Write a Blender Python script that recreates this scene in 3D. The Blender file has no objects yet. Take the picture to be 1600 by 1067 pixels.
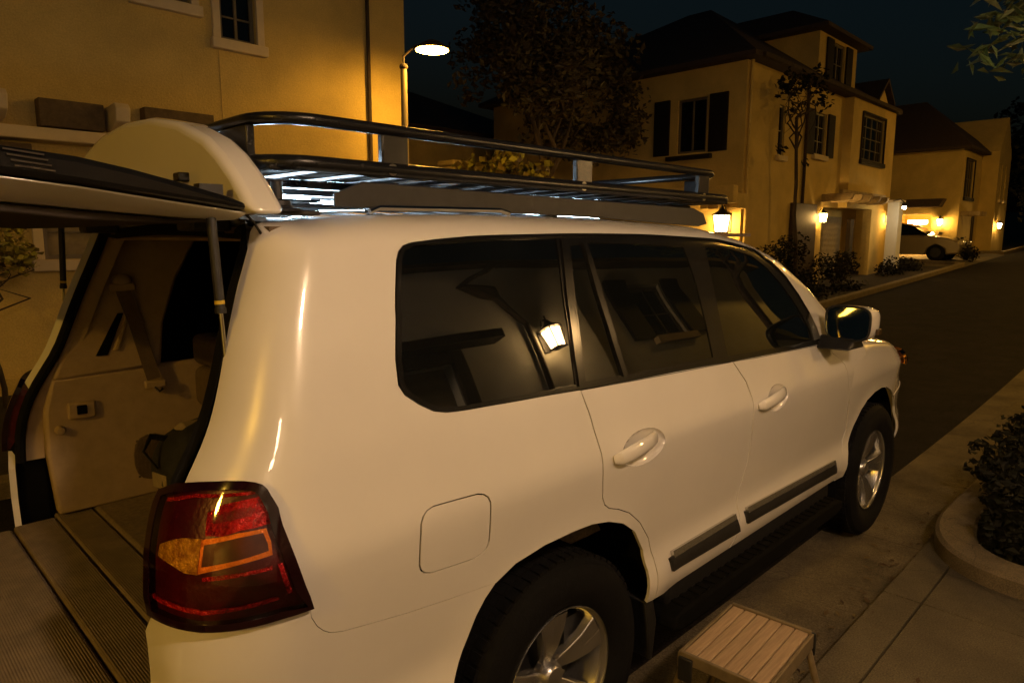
import bpy, math, random
import numpy as np
from mathutils import Vector, Matrix
from mathutils.geometry import delaunay_2d_cdt
random.seed(7)
PI=math.pi
SC=bpy.context.scene
COL=SC.collection
# ------------------------------------------------------------------ materials
MATS={}
def mat(name, base=(.5,.5,.5), rough=.6, metal=0., var=.0, vscale=8., bump=0., bscale=60., coat=0., crough=.05, spec=.5, island=0., emit=None, estr=0., stretch=None, detail=6., base2=None, trans=0.):
    if name in MATS: return MATS[name]
    m=bpy.data.materials.new(name); m.use_nodes=True; nt=m.node_tree; N=nt.nodes; K=nt.links
    b=N['Principled BSDF']; out=N['Material Output']
    b.inputs['Roughness'].default_value=rough; b.inputs['Metallic'].default_value=metal
    b.inputs['Coat Weight'].default_value=coat; b.inputs['Coat Roughness'].default_value=crough
    b.inputs['Specular IOR Level'].default_value=spec
    b.inputs['Base Color'].default_value=(*base,1)
    tc=N.new('ShaderNodeTexCoord'); co=tc.outputs['Object']
    if stretch:
        mp=N.new('ShaderNodeMapping'); mp.inputs['Scale'].default_value=stretch; K.new(co,mp.inputs[0]); co=mp.outputs[0]
    if var>0 or base2:
        n=N.new('ShaderNodeTexNoise'); n.inputs['Scale'].default_value=vscale; n.inputs['Detail'].default_value=detail; n.inputs['Roughness'].default_value=.65
        K.new(co,n.inputs['Vector'])
        r=N.new('ShaderNodeValToRGB'); lo=tuple(max(0,c*(1-var)) for c in base); hi=base2 or tuple(min(1,c*(1+var)) for c in base)
        r.color_ramp.elements[0].color=(*lo,1); r.color_ramp.elements[1].color=(*hi,1)
        r.color_ramp.elements[0].position=.33; r.color_ramp.elements[1].position=.67
        K.new(n.outputs['Fac'],r.inputs[0]); last=r.outputs[0]
        K.new(last,b.inputs['Base Color'])
    if island>0:
        g=N.new('ShaderNodeNewGeometry'); mr=N.new('ShaderNodeMapRange'); mr.inputs['To Min'].default_value=1-island; mr.inputs['To Max'].default_value=1+island
        K.new(g.outputs['Random Per Island'],mr.inputs[0])
        hs=N.new('ShaderNodeHueSaturation'); hs.inputs['Color'].default_value=(*base,1)
        mh=N.new('ShaderNodeMapRange'); mh.inputs['To Min'].default_value=.47; mh.inputs['To Max'].default_value=.53; K.new(g.outputs['Random Per Island'],mh.inputs[0]); K.new(mh.outputs[0],hs.inputs['Hue'])
        K.new(mr.outputs[0],hs.inputs['Value']); K.new(hs.outputs[0],b.inputs['Base Color'])
    if bump>0:
        n2=N.new('ShaderNodeTexNoise'); n2.inputs['Scale'].default_value=bscale; n2.inputs['Detail'].default_value=4; K.new(co,n2.inputs['Vector'])
        bp=N.new('ShaderNodeBump'); bp.inputs['Strength'].default_value=bump; bp.inputs['Distance'].default_value=.01
        K.new(n2.outputs['Fac'],bp.inputs['Height']); K.new(bp.outputs[0],b.inputs['Normal'])
    if emit:
        b.inputs['Emission Color'].default_value=(*emit,1); b.inputs['Emission Strength'].default_value=estr
    if trans>0: b.inputs['Transmission Weight'].default_value=trans
    MATS[name]=m; return m
def glow(name,col,s):
    if name in MATS: return MATS[name]
    m=bpy.data.materials.new(name); m.use_nodes=True; nt=m.node_tree
    for n in list(nt.nodes): nt.nodes.remove(n)
    e=nt.nodes.new('ShaderNodeEmission'); o=nt.nodes.new('ShaderNodeOutputMaterial'); e.inputs[0].default_value=(*col,1); e.inputs[1].default_value=s
    nt.links.new(e.outputs[0],o.inputs[0]); MATS[name]=m; return m
def tinted(name,tint,gl=.06,rough=.03):
    "thin clear shell: transparent tint under a glossy film"
    if name in MATS: return MATS[name]
    m=bpy.data.materials.new(name); m.use_nodes=True; nt=m.node_tree; N=nt.nodes; K=nt.links
    for n in list(N): N.remove(n)
    t=N.new('ShaderNodeBsdfTransparent'); t.inputs[0].default_value=(*tint,1); g=N.new('ShaderNodeBsdfGlossy'); g.inputs['Roughness'].default_value=rough
    f=N.new('ShaderNodeFresnel'); f.inputs[0].default_value=1.5; mx=N.new('ShaderNodeMixShader'); o=N.new('ShaderNodeOutputMaterial')
    K.new(f.outputs[0],mx.inputs[0]); K.new(t.outputs[0],mx.inputs[1]); K.new(g.outputs[0],mx.inputs[2]); K.new(mx.outputs[0],o.inputs[0]); MATS[name]=m; return m
def ribbed(name,base,axis,scale,rough=.8,depth=.4,base_dark=.75,wave='BANDS'):
    "surface with fine parallel ribs (carpet, slats, tiles)"
    if name in MATS: return MATS[name]
    m=mat(name,base,rough,var=.18,vscale=14); nt=m.node_tree; N=nt.nodes; K=nt.links
    w=N.new('ShaderNodeTexWave'); w.wave_type='BANDS'; w.bands_direction=axis; w.inputs['Scale'].default_value=scale; w.inputs['Distortion'].default_value=.6; w.inputs['Detail'].default_value=2
    tc=N.new('ShaderNodeTexCoord'); K.new(tc.outputs['Object'],w.inputs['Vector'])
    bp=N.new('ShaderNodeBump'); bp.inputs['Strength'].default_value=depth; bp.inputs['Distance'].default_value=.01
    K.new(w.outputs['Fac'],bp.inputs['Height']); K.new(bp.outputs[0],N['Principled BSDF'].inputs['Normal'])
    return m
white=mat('pearl_white_paint',(.74,.715,.66),.26,coat=1.,crough=.025,var=.02,vscale=3,bump=.02,bscale=700,spec=.6)
white.node_tree.nodes['Principled BSDF'].inputs['Coat IOR'].default_value=1.75
glassd=mat('tinted_privacy_glass',(.004,.0048,.0045),.015,spec=.85,var=.3,vscale=2)
blackp=mat('black_plastic',(.012,.012,.013),.45,var=.3,vscale=30,bump=.15,bscale=400)
blackg=mat('gloss_black_trim',(.008,.008,.008),.16,var=.2,vscale=10)
liner=mat('black_liner',(.003,.003,.003),.95,spec=.08,var=.3,vscale=20)
rubber=mat('rubber',(.0045,.0045,.005),.85,spec=.15,var=.3,vscale=40,bump=.2,bscale=150)
chrome=mat('chrome',(.62,.62,.62),.12,metal=1,var=.06,vscale=5)
alloy=mat('alloy_silver',(.52,.51,.49),.27,metal=.9,var=.05,vscale=9,bump=.02,bscale=300)
alloyd=mat('dark_brake_parts',(.02,.02,.02),.6,metal=.4,var=.4,vscale=15)
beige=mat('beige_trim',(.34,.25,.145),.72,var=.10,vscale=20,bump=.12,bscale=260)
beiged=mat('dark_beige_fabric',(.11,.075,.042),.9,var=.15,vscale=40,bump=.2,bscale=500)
carpet=ribbed('ribbed_carpet',(.20,.15,.09),'X',48,.95,.35)
carpet2=mat('cut_pile_carpet',(.20,.15,.09),.97,var=.25,vscale=60,bump=.5,bscale=400)
rackm=mat('black_powder_coat',(.009,.009,.0095),.25,spec=.35,var=.15,vscale=25,bump=.08,bscale=500)
stucco=mat('cream_stucco',(.57,.425,.14),.93,var=.13,vscale=1.4,bump=.7,bscale=38,detail=12)
stucco2=mat('tan_stucco',(.60,.445,.15),.93,var=.16,vscale=1.1,bump=.7,bscale=30,detail=12)
stuccog=mat('grey_stucco',(.70,.70,.62),.93,var=.08,vscale=2,bump=.35,bscale=70)
trimw=mat('pale_foam_trim',(.66,.55,.36),.85,var=.06,vscale=5,bump=.12,bscale=90)
wframe=mat('vinyl_window_frame',(.13,.11,.075),.5,var=.08,vscale=8)
shutter=ribbed('dark_louvred_shutter',(.022,.018,.016),'Z',30,.6,.9)
pane=mat('dark_window_glass',(.006,.007,.008),.04,spec=.5,var=.3,vscale=1.5)
blinds=ribbed('window_blinds',(.36,.30,.20),'Z',26,.6,.9)
tile=ribbed('clay_roof_tiles',(.055,.036,.028),'X',8,.85,.9)
asph=mat('asphalt',(.012,.010,.0095),.92,spec=.12,var=.38,vscale=3.0,bump=.55,bscale=130,detail=12)
conc=mat('worn_concrete',(.095,.078,.046),.9,var=.42,vscale=1.7,bump=1.,bscale=70,detail=14)
concg=mat('gutter_concrete',(.10,.08,.046),.9,var=.5,vscale=1.9,bump=1.,bscale=75,detail=14)
kerbm=mat('kerb_concrete',(.14,.11,.065),.88,var=.2,vscale=6,bump=.35,bscale=90,detail=10)
soil=mat('dark_soil',(.016,.011,.008),.97,var=.45,vscale=9,bump=.9,bscale=25)
earth=mat('dry_lawn',(.035,.03,.014),.97,var=.4,vscale=2,bump=.8,bscale=30)
bark=mat('bark',(.12,.085,.05),.9,var=.35,vscale=12,bump=.8,bscale=40,stretch=(1,1,.25))
barkd=mat('dark_bark',(.045,.03,.02),.9,var=.35,vscale=12,bump=.8,bscale=40,stretch=(1,1,.25))
leafA=mat('maple_leaf',(.062,.044,.018),.55,island=.6)
leafB=mat('glossy_hedge_leaf',(.27,.22,.035),.42,island=.55)
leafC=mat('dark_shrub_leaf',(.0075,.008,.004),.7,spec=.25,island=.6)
leafD=mat('narrow_green_leaf',(.07,.095,.03),.5,island=.6)
leafE=mat('far_conifer_needles',(.010,.013,.009),.8,island=.6)
woodm=mat('worn_step_slats',(.36,.255,.155),.6,var=.2,vscale=9,stretch=(1,14,14),bump=.15,bscale=80)
stoolm=mat('step_frame_metal',(.20,.155,.09),.5,metal=.3,var=.2,vscale=14,bump=.1,bscale=80)
polem=mat('painted_steel_pole',(.30,.24,.13),.45,var=.1,vscale=10)
bagm=mat('black_nylon',(.012,.012,.014),.75,var=.3,vscale=30,bump=.4,bscale=200)
tan=mat('tan_webbing',(.27,.21,.13),.8,var=.15,vscale=25,bump=.3,bscale=300)
garage=ribbed('panelled_garage_door',(.30,.24,.14),'Z',2.0,.6,.5)
NA=(1.0,.50,.070)      # sodium lamp
WA=(1.0,.65,.385)       # warm filament lamp
sod=glow('sodium_lamp',NA,175)
sodr=glow('sodium_lamp_rear',(1.0,.53,.055),840)
sodh=glow('sodium_lamp_kerb',NA,230)
sod_added=glow('added_sodium_lamp',NA,700)
sodf=glow('sodium_lamp_distant',NA,200)
warm=glow('warm_lantern_glass',(1.0,.58,.22),170)
warm_added=glow('added_lantern_glass',WA,475)
amber=glow('amber_lantern_glass',(1.0,.56,.15),170)
led=glow('cool_led',(.62,.83,1.0),130)
def weather(m,speck=.35,sscale=170,crack=.5,cscale=1.3):
    nt=m.node_tree; N=nt.nodes; K=nt.links; b=N['Principled BSDF']; src=b.inputs['Base Color'].links[0].from_socket
    tc=N.new('ShaderNodeTexCoord'); n=N.new('ShaderNodeTexNoise'); n.inputs['Scale'].default_value=sscale; n.inputs['Detail'].default_value=3; K.new(tc.outputs['Object'],n.inputs['Vector'])
    r=N.new('ShaderNodeMapRange'); r.inputs[1].default_value=.3; r.inputs[2].default_value=.7; r.inputs[3].default_value=1-speck; r.inputs[4].default_value=1+speck; K.new(n.outputs['Fac'],r.inputs[0])
    w=N.new('ShaderNodeTexNoise'); w.inputs['Scale'].default_value=3; w.inputs['Detail'].default_value=6; K.new(tc.outputs['Object'],w.inputs['Vector'])
    ad=N.new('ShaderNodeMix'); ad.data_type='RGBA'; ad.blend_type='LINEAR_LIGHT'; ad.inputs[0].default_value=.12; K.new(tc.outputs['Object'],ad.inputs[6]); K.new(w.outputs['Color'],ad.inputs[7])
    v=N.new('ShaderNodeTexVoronoi'); v.feature='DISTANCE_TO_EDGE'; v.inputs['Scale'].default_value=cscale; K.new(ad.outputs[2],v.inputs['Vector'])
    cr=N.new('ShaderNodeMapRange'); cr.inputs[1].default_value=0; cr.inputs[2].default_value=.006; cr.inputs[3].default_value=1-crack; cr.inputs[4].default_value=1; K.new(v.outputs['Distance'],cr.inputs[0])
    mu=N.new('ShaderNodeMath'); mu.operation='MULTIPLY'; K.new(r.outputs[0],mu.inputs[0]); K.new(cr.outputs[0],mu.inputs[1])
    mx=N.new('ShaderNodeMix'); mx.data_type='RGBA'; mx.blend_type='MULTIPLY'; mx.inputs[0].default_value=1; K.new(src,mx.inputs[6]); K.new(mu.outputs[0],mx.inputs[7]); K.new(mx.outputs[2],b.inputs['Base Color'])
weather(conc,.4,150,.28,.7); weather(concg,.4,150,.35,.8); weather(kerbm,.35,160,.4,1.7); weather(asph,.75,95,.5,.5); weather(stucco,.12,60,.0,1); weather(stucco2,.12,50,.0,1)
# ------------------------------------------------------------------ mesh building
class MB:
    def __init__(s): s.v=[]; s.f=[]
    def add(s,vs,fs):
        o=len(s.v); s.v+= [tuple(map(float,v)) for v in vs]; s.f+=[tuple(i+o for i in f) for f in fs]; return s
    def box(s,c,d,rz=0.,M=None):
        x,y,z=[a/2 for a in d]; P=[(-x,-y,-z),(x,-y,-z),(x,y,-z),(-x,y,-z),(-x,-y,z),(x,-y,z),(x,y,z),(-x,y,z)]
        if M is None: M=Matrix.Rotation(rz,3,'Z')
        return s.add([M@Vector(p)+Vector(c) for p in P],[(3,2,1,0),(4,5,6,7),(0,1,5,4),(1,2,6,5),(2,3,7,6),(3,0,4,7)])
    def bb(s,a,b): return s.box([(a[i]+b[i])/2 for i in range(3)],[abs(b[i]-a[i]) for i in range(3)])
    def tube(s,path,r,n=10,closed=False,caps=True,flat=1.):
        P=[Vector(p) for p in path]; m=len(P); R=r if isinstance(r,(list,tuple)) else [r]*m; rings=[]; up=None
        for i in range(m):
            a=P[(i-1)%m] if (i>0 or closed) else P[i]; b=P[(i+1)%m] if (i<m-1 or closed) else P[i]
            t=(b-a).normalized()
            if up is None: up=Vector((0,0,1)) if abs(t.z)<.9 else Vector((1,0,0))
            e=(up-t*up.dot(t)).normalized(); up=e; w=t.cross(e)
            rings.append([P[i]+(e*math.cos(2*PI*k/n)*flat+w*math.sin(2*PI*k/n))*R[i] for k in range(n)])
        vs=[v for q in rings for v in q]; fs=[]
        for i in range(m if closed else m-1):
            j=(i+1)%m
            for k in range(n): fs.append((i*n+k,i*n+(k+1)%n,j*n+(k+1)%n,j*n+k))
        if caps and not closed: fs.append(tuple(range(n))[::-1]); fs.append(tuple((m-1)*n+k for k in range(n)))
        return s.add(vs,fs)
    def lathe(s,prof,c=(0,0,0),axis='Z',n=32,a0=0,a1=2*PI):
        full=abs(a1-a0-2*PI)<1e-6; m=n if full else n+1; vs=[]
        for (r,h) in prof:
            for k in range(m):
                a=a0+(a1-a0)*k/n; x,y=r*math.cos(a),r*math.sin(a)
                vs.append({'Z':(x,y,h),'Y':(x,h,y),'X':(h,x,y)}[axis])
        fs=[]
        for i in range(len(prof)-1):
            for k in range(n): j=(k+1)%m; fs.append((i*m+k,i*m+j,(i+1)*m+j,(i+1)*m+k))
        return s.add([(v[0]+c[0],v[1]+c[1],v[2]+c[2]) for v in vs],fs)
    def prism(s,poly,ax,lo,hi):
        "poly of 2-D points extruded along ax"
        def p(a,b,t): return {'X':(t,a,b),'Y':(a,t,b),'Z':(a,b,t)}[ax]
        n=len(poly); vs=[p(a,b,lo) for a,b in poly]+[p(a,b,hi) for a,b in poly]
        fs=[tuple(range(n)),tuple(range(n,2*n))[::-1]]+[(i,(i+1)%n,n+(i+1)%n,n+i) for i in range(n)]
        return s.add(vs,fs)
    def grid(s,fn,nu,nv):
        vs=[fn(i/nu,j/nv) for i in range(nu+1) for j in range(nv+1)]
        return s.add(vs,[(i*(nv+1)+j,(i+1)*(nv+1)+j,(i+1)*(nv+1)+j+1,i*(nv+1)+j+1) for i in range(nu) for j in range(nv)])
    def ball(s,c,r,n=16,m=10):
        r=r if isinstance(r,(tuple,list)) else (r,r,r)
        return s.grid(lambda u,v:(c[0]+r[0]*math.cos(2*PI*u)*math.sin(PI*v),c[1]+r[1]*math.sin(2*PI*u)*math.sin(PI*v),c[2]+r[2]*math.cos(PI*v)),n,m)
    def build(s,name,m,parent=None,smooth=False,bevel=0,sub=0,angle=.6,fix=True,seg=2):
        me=bpy.data.meshes.new(name); me.from_pydata(s.v,[],s.f)
        if fix:
            import bmesh
            b=bmesh.new(); b.from_mesh(me); bmesh.ops.remove_doubles(b,verts=b.verts,dist=1e-5); bmesh.ops.recalc_face_normals(b,faces=b.faces); b.to_mesh(me); b.free()
        me.materials.append(m); o=bpy.data.objects.new(name,me); COL.objects.link(o)
        if parent is not None: attach(o,parent)
        if bevel:
            q=o.modifiers.new('bevel','BEVEL'); q.width=bevel; q.segments=seg; q.limit_method='ANGLE'; q.angle_limit=.6
        if sub:
            q=o.modifiers.new('sub','SUBSURF'); q.levels=sub; q.render_levels=sub
        if smooth or bevel or sub:
            me.polygons.foreach_set('use_smooth',[True]*len(me.polygons))
            if not sub: me.set_sharp_from_angle(angle=angle)
        return o
def attach(o,parent):
    o.parent=parent
    if parent.parent is None and parent.type=='EMPTY': o.location=-Vector(parent.location)
def tag(o,label=None,cat=None,group=None,kind=None):
    if label: o['label']=label
    if cat: o['category']=cat
    if group: o['group']=group
    if kind: o['kind']=kind
    return o
def thing(name,label,cat,loc=(0,0,0),group=None):
    o=bpy.data.objects.new(name,None); COL.objects.link(o); o.location=loc; o.empty_display_size=.2
    return tag(o,label,cat,group)
def structure(o): o['kind']='structure'; return o
def copy_tree(o,parent=None):
    c=o.copy(); COL.objects.link(c)
    if parent is not None: c.parent=parent
    for ch in list(o.children): copy_tree(ch,c)
    return c
def zg(x):
    "street level: flat by the car, then climbing away"
    t=min(max((x-4)/6,0),1); return .046*(t*t*3 if x<10 else 3+(x-10))*1.0 if x>4 else 0.
SUNEL,SKY,EXPO=-2.8,.14,0.0
def _cr(P,n=24):
    P=np.array(P,float); Q=np.vstack([2*P[0]-P[1],P,2*P[-1]-P[-2]]); out=[]
    for i in range(1,len(Q)-2):
        a,b,c,d=Q[i-1],Q[i],Q[i+1],Q[i+2]
        for k in range(n):
            t=k/n; out.append(.5*((2*b)+(c-a)*t+(2*a-5*b+4*c-d)*t*t+(3*b-a-3*c+d)*t**3))
    out.append(Q[-2]); return np.array(out)
def _tab(P):
    c=_cr(P); L=np.concatenate([[0],np.cumsum(np.linalg.norm(np.diff(c,axis=0),axis=1))]); return L,c
def smooth(a,b,x):
    t=np.clip((x-a)/(b-a),0,1); return t*t*(3-2*t)
LOW=[(.86,.42),(.93,.455),(.966,.53),(.970,.60),(.948,.69),(.957,.80),(.975,.94),(.989,1.06),(.988,1.118),(.964,1.205)]
UP=LOW+[(.945,1.285),(.932,1.34),(.893,1.48),(.85,1.62),(.812,1.74),(.782,1.795),(.725,1.83),(.62,1.851),(.4,1.866),(0,1.872)]
FR=LOW[:7]+[(.984,1.02),(.970,1.115),(.940,1.175),(.88,1.212),(.70,1.238),(.35,1.255),(0,1.26)]
LU,CU=_tab(UP); LF,CF=_tab(FR)
VU=LU[-1]; VF=LF[-1]
SX=np.array([-1.2,-.75,-.5,-.16,.2,.6,1.1,1.42,1.69,2.01,2.31,2.6]); SZ=np.array([1.80,1.833,1.855,1.866,1.865,1.861,1.847,1.803,1.730,1.575,1.36,1.16])
_sx=np.linspace(-1.2,2.6,400); _sz=np.interp(_sx,SX,SZ); _k=np.exp(-np.linspace(-2,2,25)**2); _k/=_k.sum(); _sz2=np.convolve(np.pad(_sz,12,'edge'),_k,'valid')
EZ=np.array([.3,.88,1.03,1.14,1.25,1.30,1.35,1.44,1.6,1.74,1.80,1.9]); EX=np.array([-1.12,-1.125,-1.124,-1.108,-1.07,-1.035,-1.0,-.965,-.911,-.855,-.829,-.79])
_ez=np.linspace(.3,1.9,200); _ex=np.convolve(np.pad(np.interp(_ez,EZ,EX),8,'edge'),np.ones(17)/17,'valid')
BZ=[.3,.9,1.0,1.25,1.5,1.7,1.8,1.87]; BB=[.20,.20,.235,.225,.19,.17,.14,.06]
AZ=[.3,1.0,1.24,1.42,1.6,1.8,1.9]; AA=[.22,.24,.225,.155,.125,.11,.10]
TH=np.radians(80); LC=.26
def S(p,v):
    "car flank: p along the car, v up the section (arc length); right side has y<0"
    p,v=np.broadcast_arrays(np.asarray(p,float),np.asarray(v,float))
    y=np.interp(v,LU,CU[:,0]); z=np.interp(v,LU,CU[:,1]); z0=z
    a=np.interp(z,AZ,AA); b=np.interp(z,BZ,BB); x0=np.interp(z,_ez,_ex)+a*np.sin(TH)
    pp=np.maximum(p,0); x=np.where(p>=0, pp+x0*(1-smooth(-.6,1.0,pp)) - 0*x0, x0)
    c0=(1-smooth(-.6,1.0,0.)); x=np.where(p>=0,pp+x0*(1-smooth(0,1.3,pp)),x0)
    k=(np.interp(x,_sx,_sz2)-1.30)/(1.856-1.30)
    z=np.where(z0>1.30,1.30+(z0-1.30)*k,z0)
    kk=np.clip(k,0,1)
    y=np.where(z0>1.30, y*(1+.10*(1-kk)*np.clip((z0-1.30)/.5,0,1)), y)
    w=1-.022*smooth(0,-.9,x)*1.0-.02*smooth(1.6,2.4,x)*np.clip((z0-1.2)/.2,0,1)
    y=y*w
    th=np.clip(-p,0,LC)/LC*TH
    ov=np.clip(-p-LC,0,None)
    x=np.where(p<0,x0-a*np.sin(th)-ov*a*np.cos(TH)*TH/LC,x); y=np.where(p<0,np.maximum(y-np.minimum(b,.6*y+.0)*(1-np.cos(th))-ov*b*np.sin(TH)*TH/LC,0),y)
    # arch flare and door hollow
    for cx in (0.,2.85):
        r=np.hypot(x-cx,z-.40); y=y+.012*np.exp(-((r-.50)/.07)**2)*(z<1.0)*np.clip((1.0-z)/.15,0,1)
    return np.stack([x,-y,z],-1)
FX0,FA,FB=3.12,.62,.42
def F(p,v):
    "front fender and bonnet; p is x up to 3.12, then round the nose"
    p,v=np.broadcast_arrays(np.asarray(p,float),np.asarray(v,float))
    y=np.interp(v,LF,CF[:,0]); z=np.interp(v,LF,CF[:,1]); z0=z
    h=smooth(.98,1.15,z0)
    x=np.minimum(p,FX0); q=np.maximum(p-FX0,0)/.75
    th=np.clip(q,0,1)*np.radians(82)
    fa=FA*(1-.10*np.clip((z-.8)/.4,0,1)-.12*np.clip((.62-z)/.2,0,1)+.06*np.clip((.92-z)/.06,0,1))
    b=np.minimum(FB*(1-.35*np.clip((.92-z)/.08,0,1)),.75*y)
    xx=np.where(q>0,x+fa*np.sin(th),x); yy=y-np.where(q>0,b*(1-np.cos(th)),0)
    yy=yy*(1-.03*smooth(2.3,3.3,xx))
    z=z-h*(.11*smooth(2.3,3.75,xx)**1.3)
    r=np.hypot(xx-2.85,z-.40); yy=yy+.012*np.exp(-((r-.50)/.07)**2)*np.clip((1.0-z)/.15,0,1)
    return np.stack([xx,-yy,z],-1)
def nrm(fn,p,v,e=2e-3):
    a=fn(p+e,v)-fn(p-e,v); b=fn(p,v+e)-fn(p,v-e); n=np.cross(a,b); n/=np.linalg.norm(n,axis=-1,keepdims=True)+1e-12; return n
# ------------------------------------------------------------------ the white SUV (x forward, right side at y<0)
def inside(P,loop):
    P=np.asarray(P); x,y=P[:,0],P[:,1]; c=np.zeros(len(P),bool); L=np.asarray(loop); n=len(L)
    for i in range(n):
        x1,y1=L[i]; x2,y2=L[(i+1)%n]
        if y1==y2: continue
        k=((y1>y)!=(y2>y))&(x<(x2-x1)*(y-y1)/(y2-y1)+x1); c^=k
    return c
def dens(loop,s=.03):
    out=[]; n=len(loop)
    for i in range(n):
        a=np.array(loop[i]); b=np.array(loop[(i+1)%n]); k=max(1,int(np.ceil(np.linalg.norm(b-a)/s)))
        out+=[tuple(a+(b-a)*j/k) for j in range(k)]
    return out
def rounded(loop,it=1):
    for _ in range(it):
        L=np.array(loop); N=np.roll(L,-1,0); loop=[tuple(p) for q in zip(L*.75+N*.25,L*.25+N*.75) for p in q]
    return loop
def inset(loop,d):
    L=np.array(loop,float); a=np.roll(L,1,0); b=np.roll(L,-1,0)
    area=((L[:,0]*b[:,1]-b[:,0]*L[:,1]).sum())
    t1=L-a; t2=b-L; t1/=np.linalg.norm(t1,axis=1,keepdims=True)+1e-9; t2/=np.linalg.norm(t2,axis=1,keepdims=True)+1e-9
    n=np.stack([-(t1+t2)[:,1],(t1+t2)[:,0]],1); n/=np.linalg.norm(n,axis=1,keepdims=True)+1e-9
    return [tuple(p) for p in L+n*d*(1 if area>0 else -1)]
def panel(mb,fn,outer,holes=(),step=.035,off=0.,lip=.012,sides=(1,),normals=None):
    loops=[dens(l,step) for l in [outer]+list(holes)]
    V=[];E=[]
    for l in loops:
        o=len(V); V+=l; E+=[(o+i,o+(i+1)%len(l)) for i in range(len(l))]
    LV=np.array(V); lo=LV.min(0); hi=LV.max(0)
    gx,gy=np.meshgrid(np.arange(lo[0]+step/2,hi[0],step),np.arange(lo[1]+step/2,hi[1],step)); G=np.stack([gx.ravel(),gy.ravel()],1)
    k=inside(G,outer)
    for h in holes: k&=~inside(G,h)
    G=G[k]
    if len(G):
        d=np.min(((G[:,None,:]-LV[None])**2).sum(-1),1); G=G[d>(.45*step)**2]
    V=V+[tuple(g) for g in G]
    r=delaunay_2d_cdt([Vector(v) for v in V],E,[],0,1e-4)
    W=np.array([tuple(v) for v in r[0]]); F_=np.array([f for f in r[2] if len(f)==3])
    c=W[F_].mean(1); k=inside(c,outer)
    for h in holes: k&=~inside(c,h)
    F_=F_[k]
    used=np.unique(F_); mp=-np.ones(len(W),int); mp[used]=np.arange(len(used)); W=W[used]; F_=mp[F_]
    if callable(off):
        def fo(p,v): return fn(p,v)+nrm(fn,p,v)*off(np.stack([p,v],-1))[...,None]
        P=fo(W[:,0],W[:,1]); Nn=nrm(fo,W[:,0],W[:,1],1e-3)
    else:
        P=fn(W[:,0],W[:,1]); Nn=nrm(fn,W[:,0],W[:,1]); P=P+Nn*off
    e={}
    for f in F_:
        for i in range(3):
            a,b=int(f[i]),int(f[(i+1)%3]); 
            if (b,a) in e: del e[(b,a)]
            else: e[(a,b)]=1
    for sd in sides:
        M=np.array([1,sd,1])
        o=len(mb.v); flip=sd<0
        # orientation check
        g=(np.cross(P[F_[:,1]]-P[F_[:,0]],P[F_[:,2]]-P[F_[:,0]])*Nn[F_[:,0]]).sum()
        rev=(g<0)!=flip
        mb.v+=[tuple(map(float,p)) for p in P*M]; mb.n+=[tuple(map(float,n)) for n in Nn*M]
        mb.f+=[tuple((int(i)+o for i in (f[::-1] if rev else f))) for f in F_]
        if lip:
            for (a,b) in e:
                q=len(mb.v); A,B=P[a],P[b]; A2=A-Nn[a]*lip; B2=B-Nn[b]*lip
                t=np.cross(B-A,Nn[a]); t=t/(np.linalg.norm(t)+1e-12)*(1 if not (g<0) else -1)
                for p in (A,B,B2,A2): mb.v.append(tuple(map(float,p*M))); mb.n.append(tuple(map(float,t*M)))
                mb.f.append((q+3,q+2,q+1,q) if not rev else (q,q+1,q+2,q+3))
    return mb
class PB(MB):
    def __init__(s): s.v=[]; s.f=[]; s.n=[]
    def done(s,name,m,parent):
        me=bpy.data.meshes.new(name); me.from_pydata(s.v,[],s.f); me.materials.append(m)
        me.polygons.foreach_set('use_smooth',[True]*len(me.polygons)); me.normals_split_custom_set_from_vertices(s.n)
        o=bpy.data.objects.new(name,me); COL.objects.link(o); attach(o,parent); return o
DLO=[(0.181,1.149),(0.186,1.243),(0.183,1.339),(0.182,1.395),(0.186,1.418),(0.196,1.433),(0.213,1.44),(0.266,1.447),(0.336,1.453),(0.439,1.456),(0.555,1.462),(0.66,1.466),(0.787,1.468),(0.975,1.467),(1.107,1.465),(1.249,1.467),(1.45,1.462),(1.584,1.428),(1.7,1.366),(1.801,1.28),(1.866,1.164),(1.903,1.046),(1.907,0.948),(1.886,0.919),(1.583,0.926),(1.212,0.937),(1.074,0.943),(0.841,0.958),(0.702,0.965),(0.556,0.974),(0.486,0.98),(0.41,0.984),(0.351,0.988),(0.312,0.99),(0.29,0.992),(0.271,0.995),(0.247,1.005),(0.221,1.028),(0.196,1.058),(0.185,1.085)]
QG=[(0.189,1.155),(0.19,1.338),(0.192,1.403),(0.201,1.422),(0.219,1.43),(0.335,1.44),(0.544,1.447),(0.548,1.284),(0.55,1.107),(0.548,0.994),(0.411,0.998),(0.309,1.003),(0.273,1.008),(0.252,1.018),(0.229,1.039),(0.205,1.069),(0.193,1.09)]
VENT=[(0.578,1.421),(0.609,1.427),(0.625,1.319),(0.646,1.171),(0.666,0.99),(0.573,0.995),(0.576,1.122),(0.579,1.301)]
RG=[(0.625,1.43),(0.789,1.427),(0.955,1.419),(0.978,1.277),(0.984,1.098),(0.986,0.979),(0.822,0.983),(0.684,0.989),(0.663,1.168),(0.643,1.318)]
FG=[(1.058,1.425),(1.208,1.427),(1.391,1.415),(1.519,1.372),(1.628,1.3),(1.716,1.213),(1.779,1.114),(1.812,1.013),(1.817,0.947),(1.556,0.95),(1.218,0.96),(1.055,0.968),(1.052,1.115),(1.056,1.274)]
BCUT=[(1.074,0.943),(1.127,0.852),(1.143,0.779),(1.151,0.678),(1.16,0.607),(1.164,0.501),(1.148,0.412),(1.134,0.361),(1.131,0.312),(1.133,0.26),(1.111,0.2),(1.085,0.14)]
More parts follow.
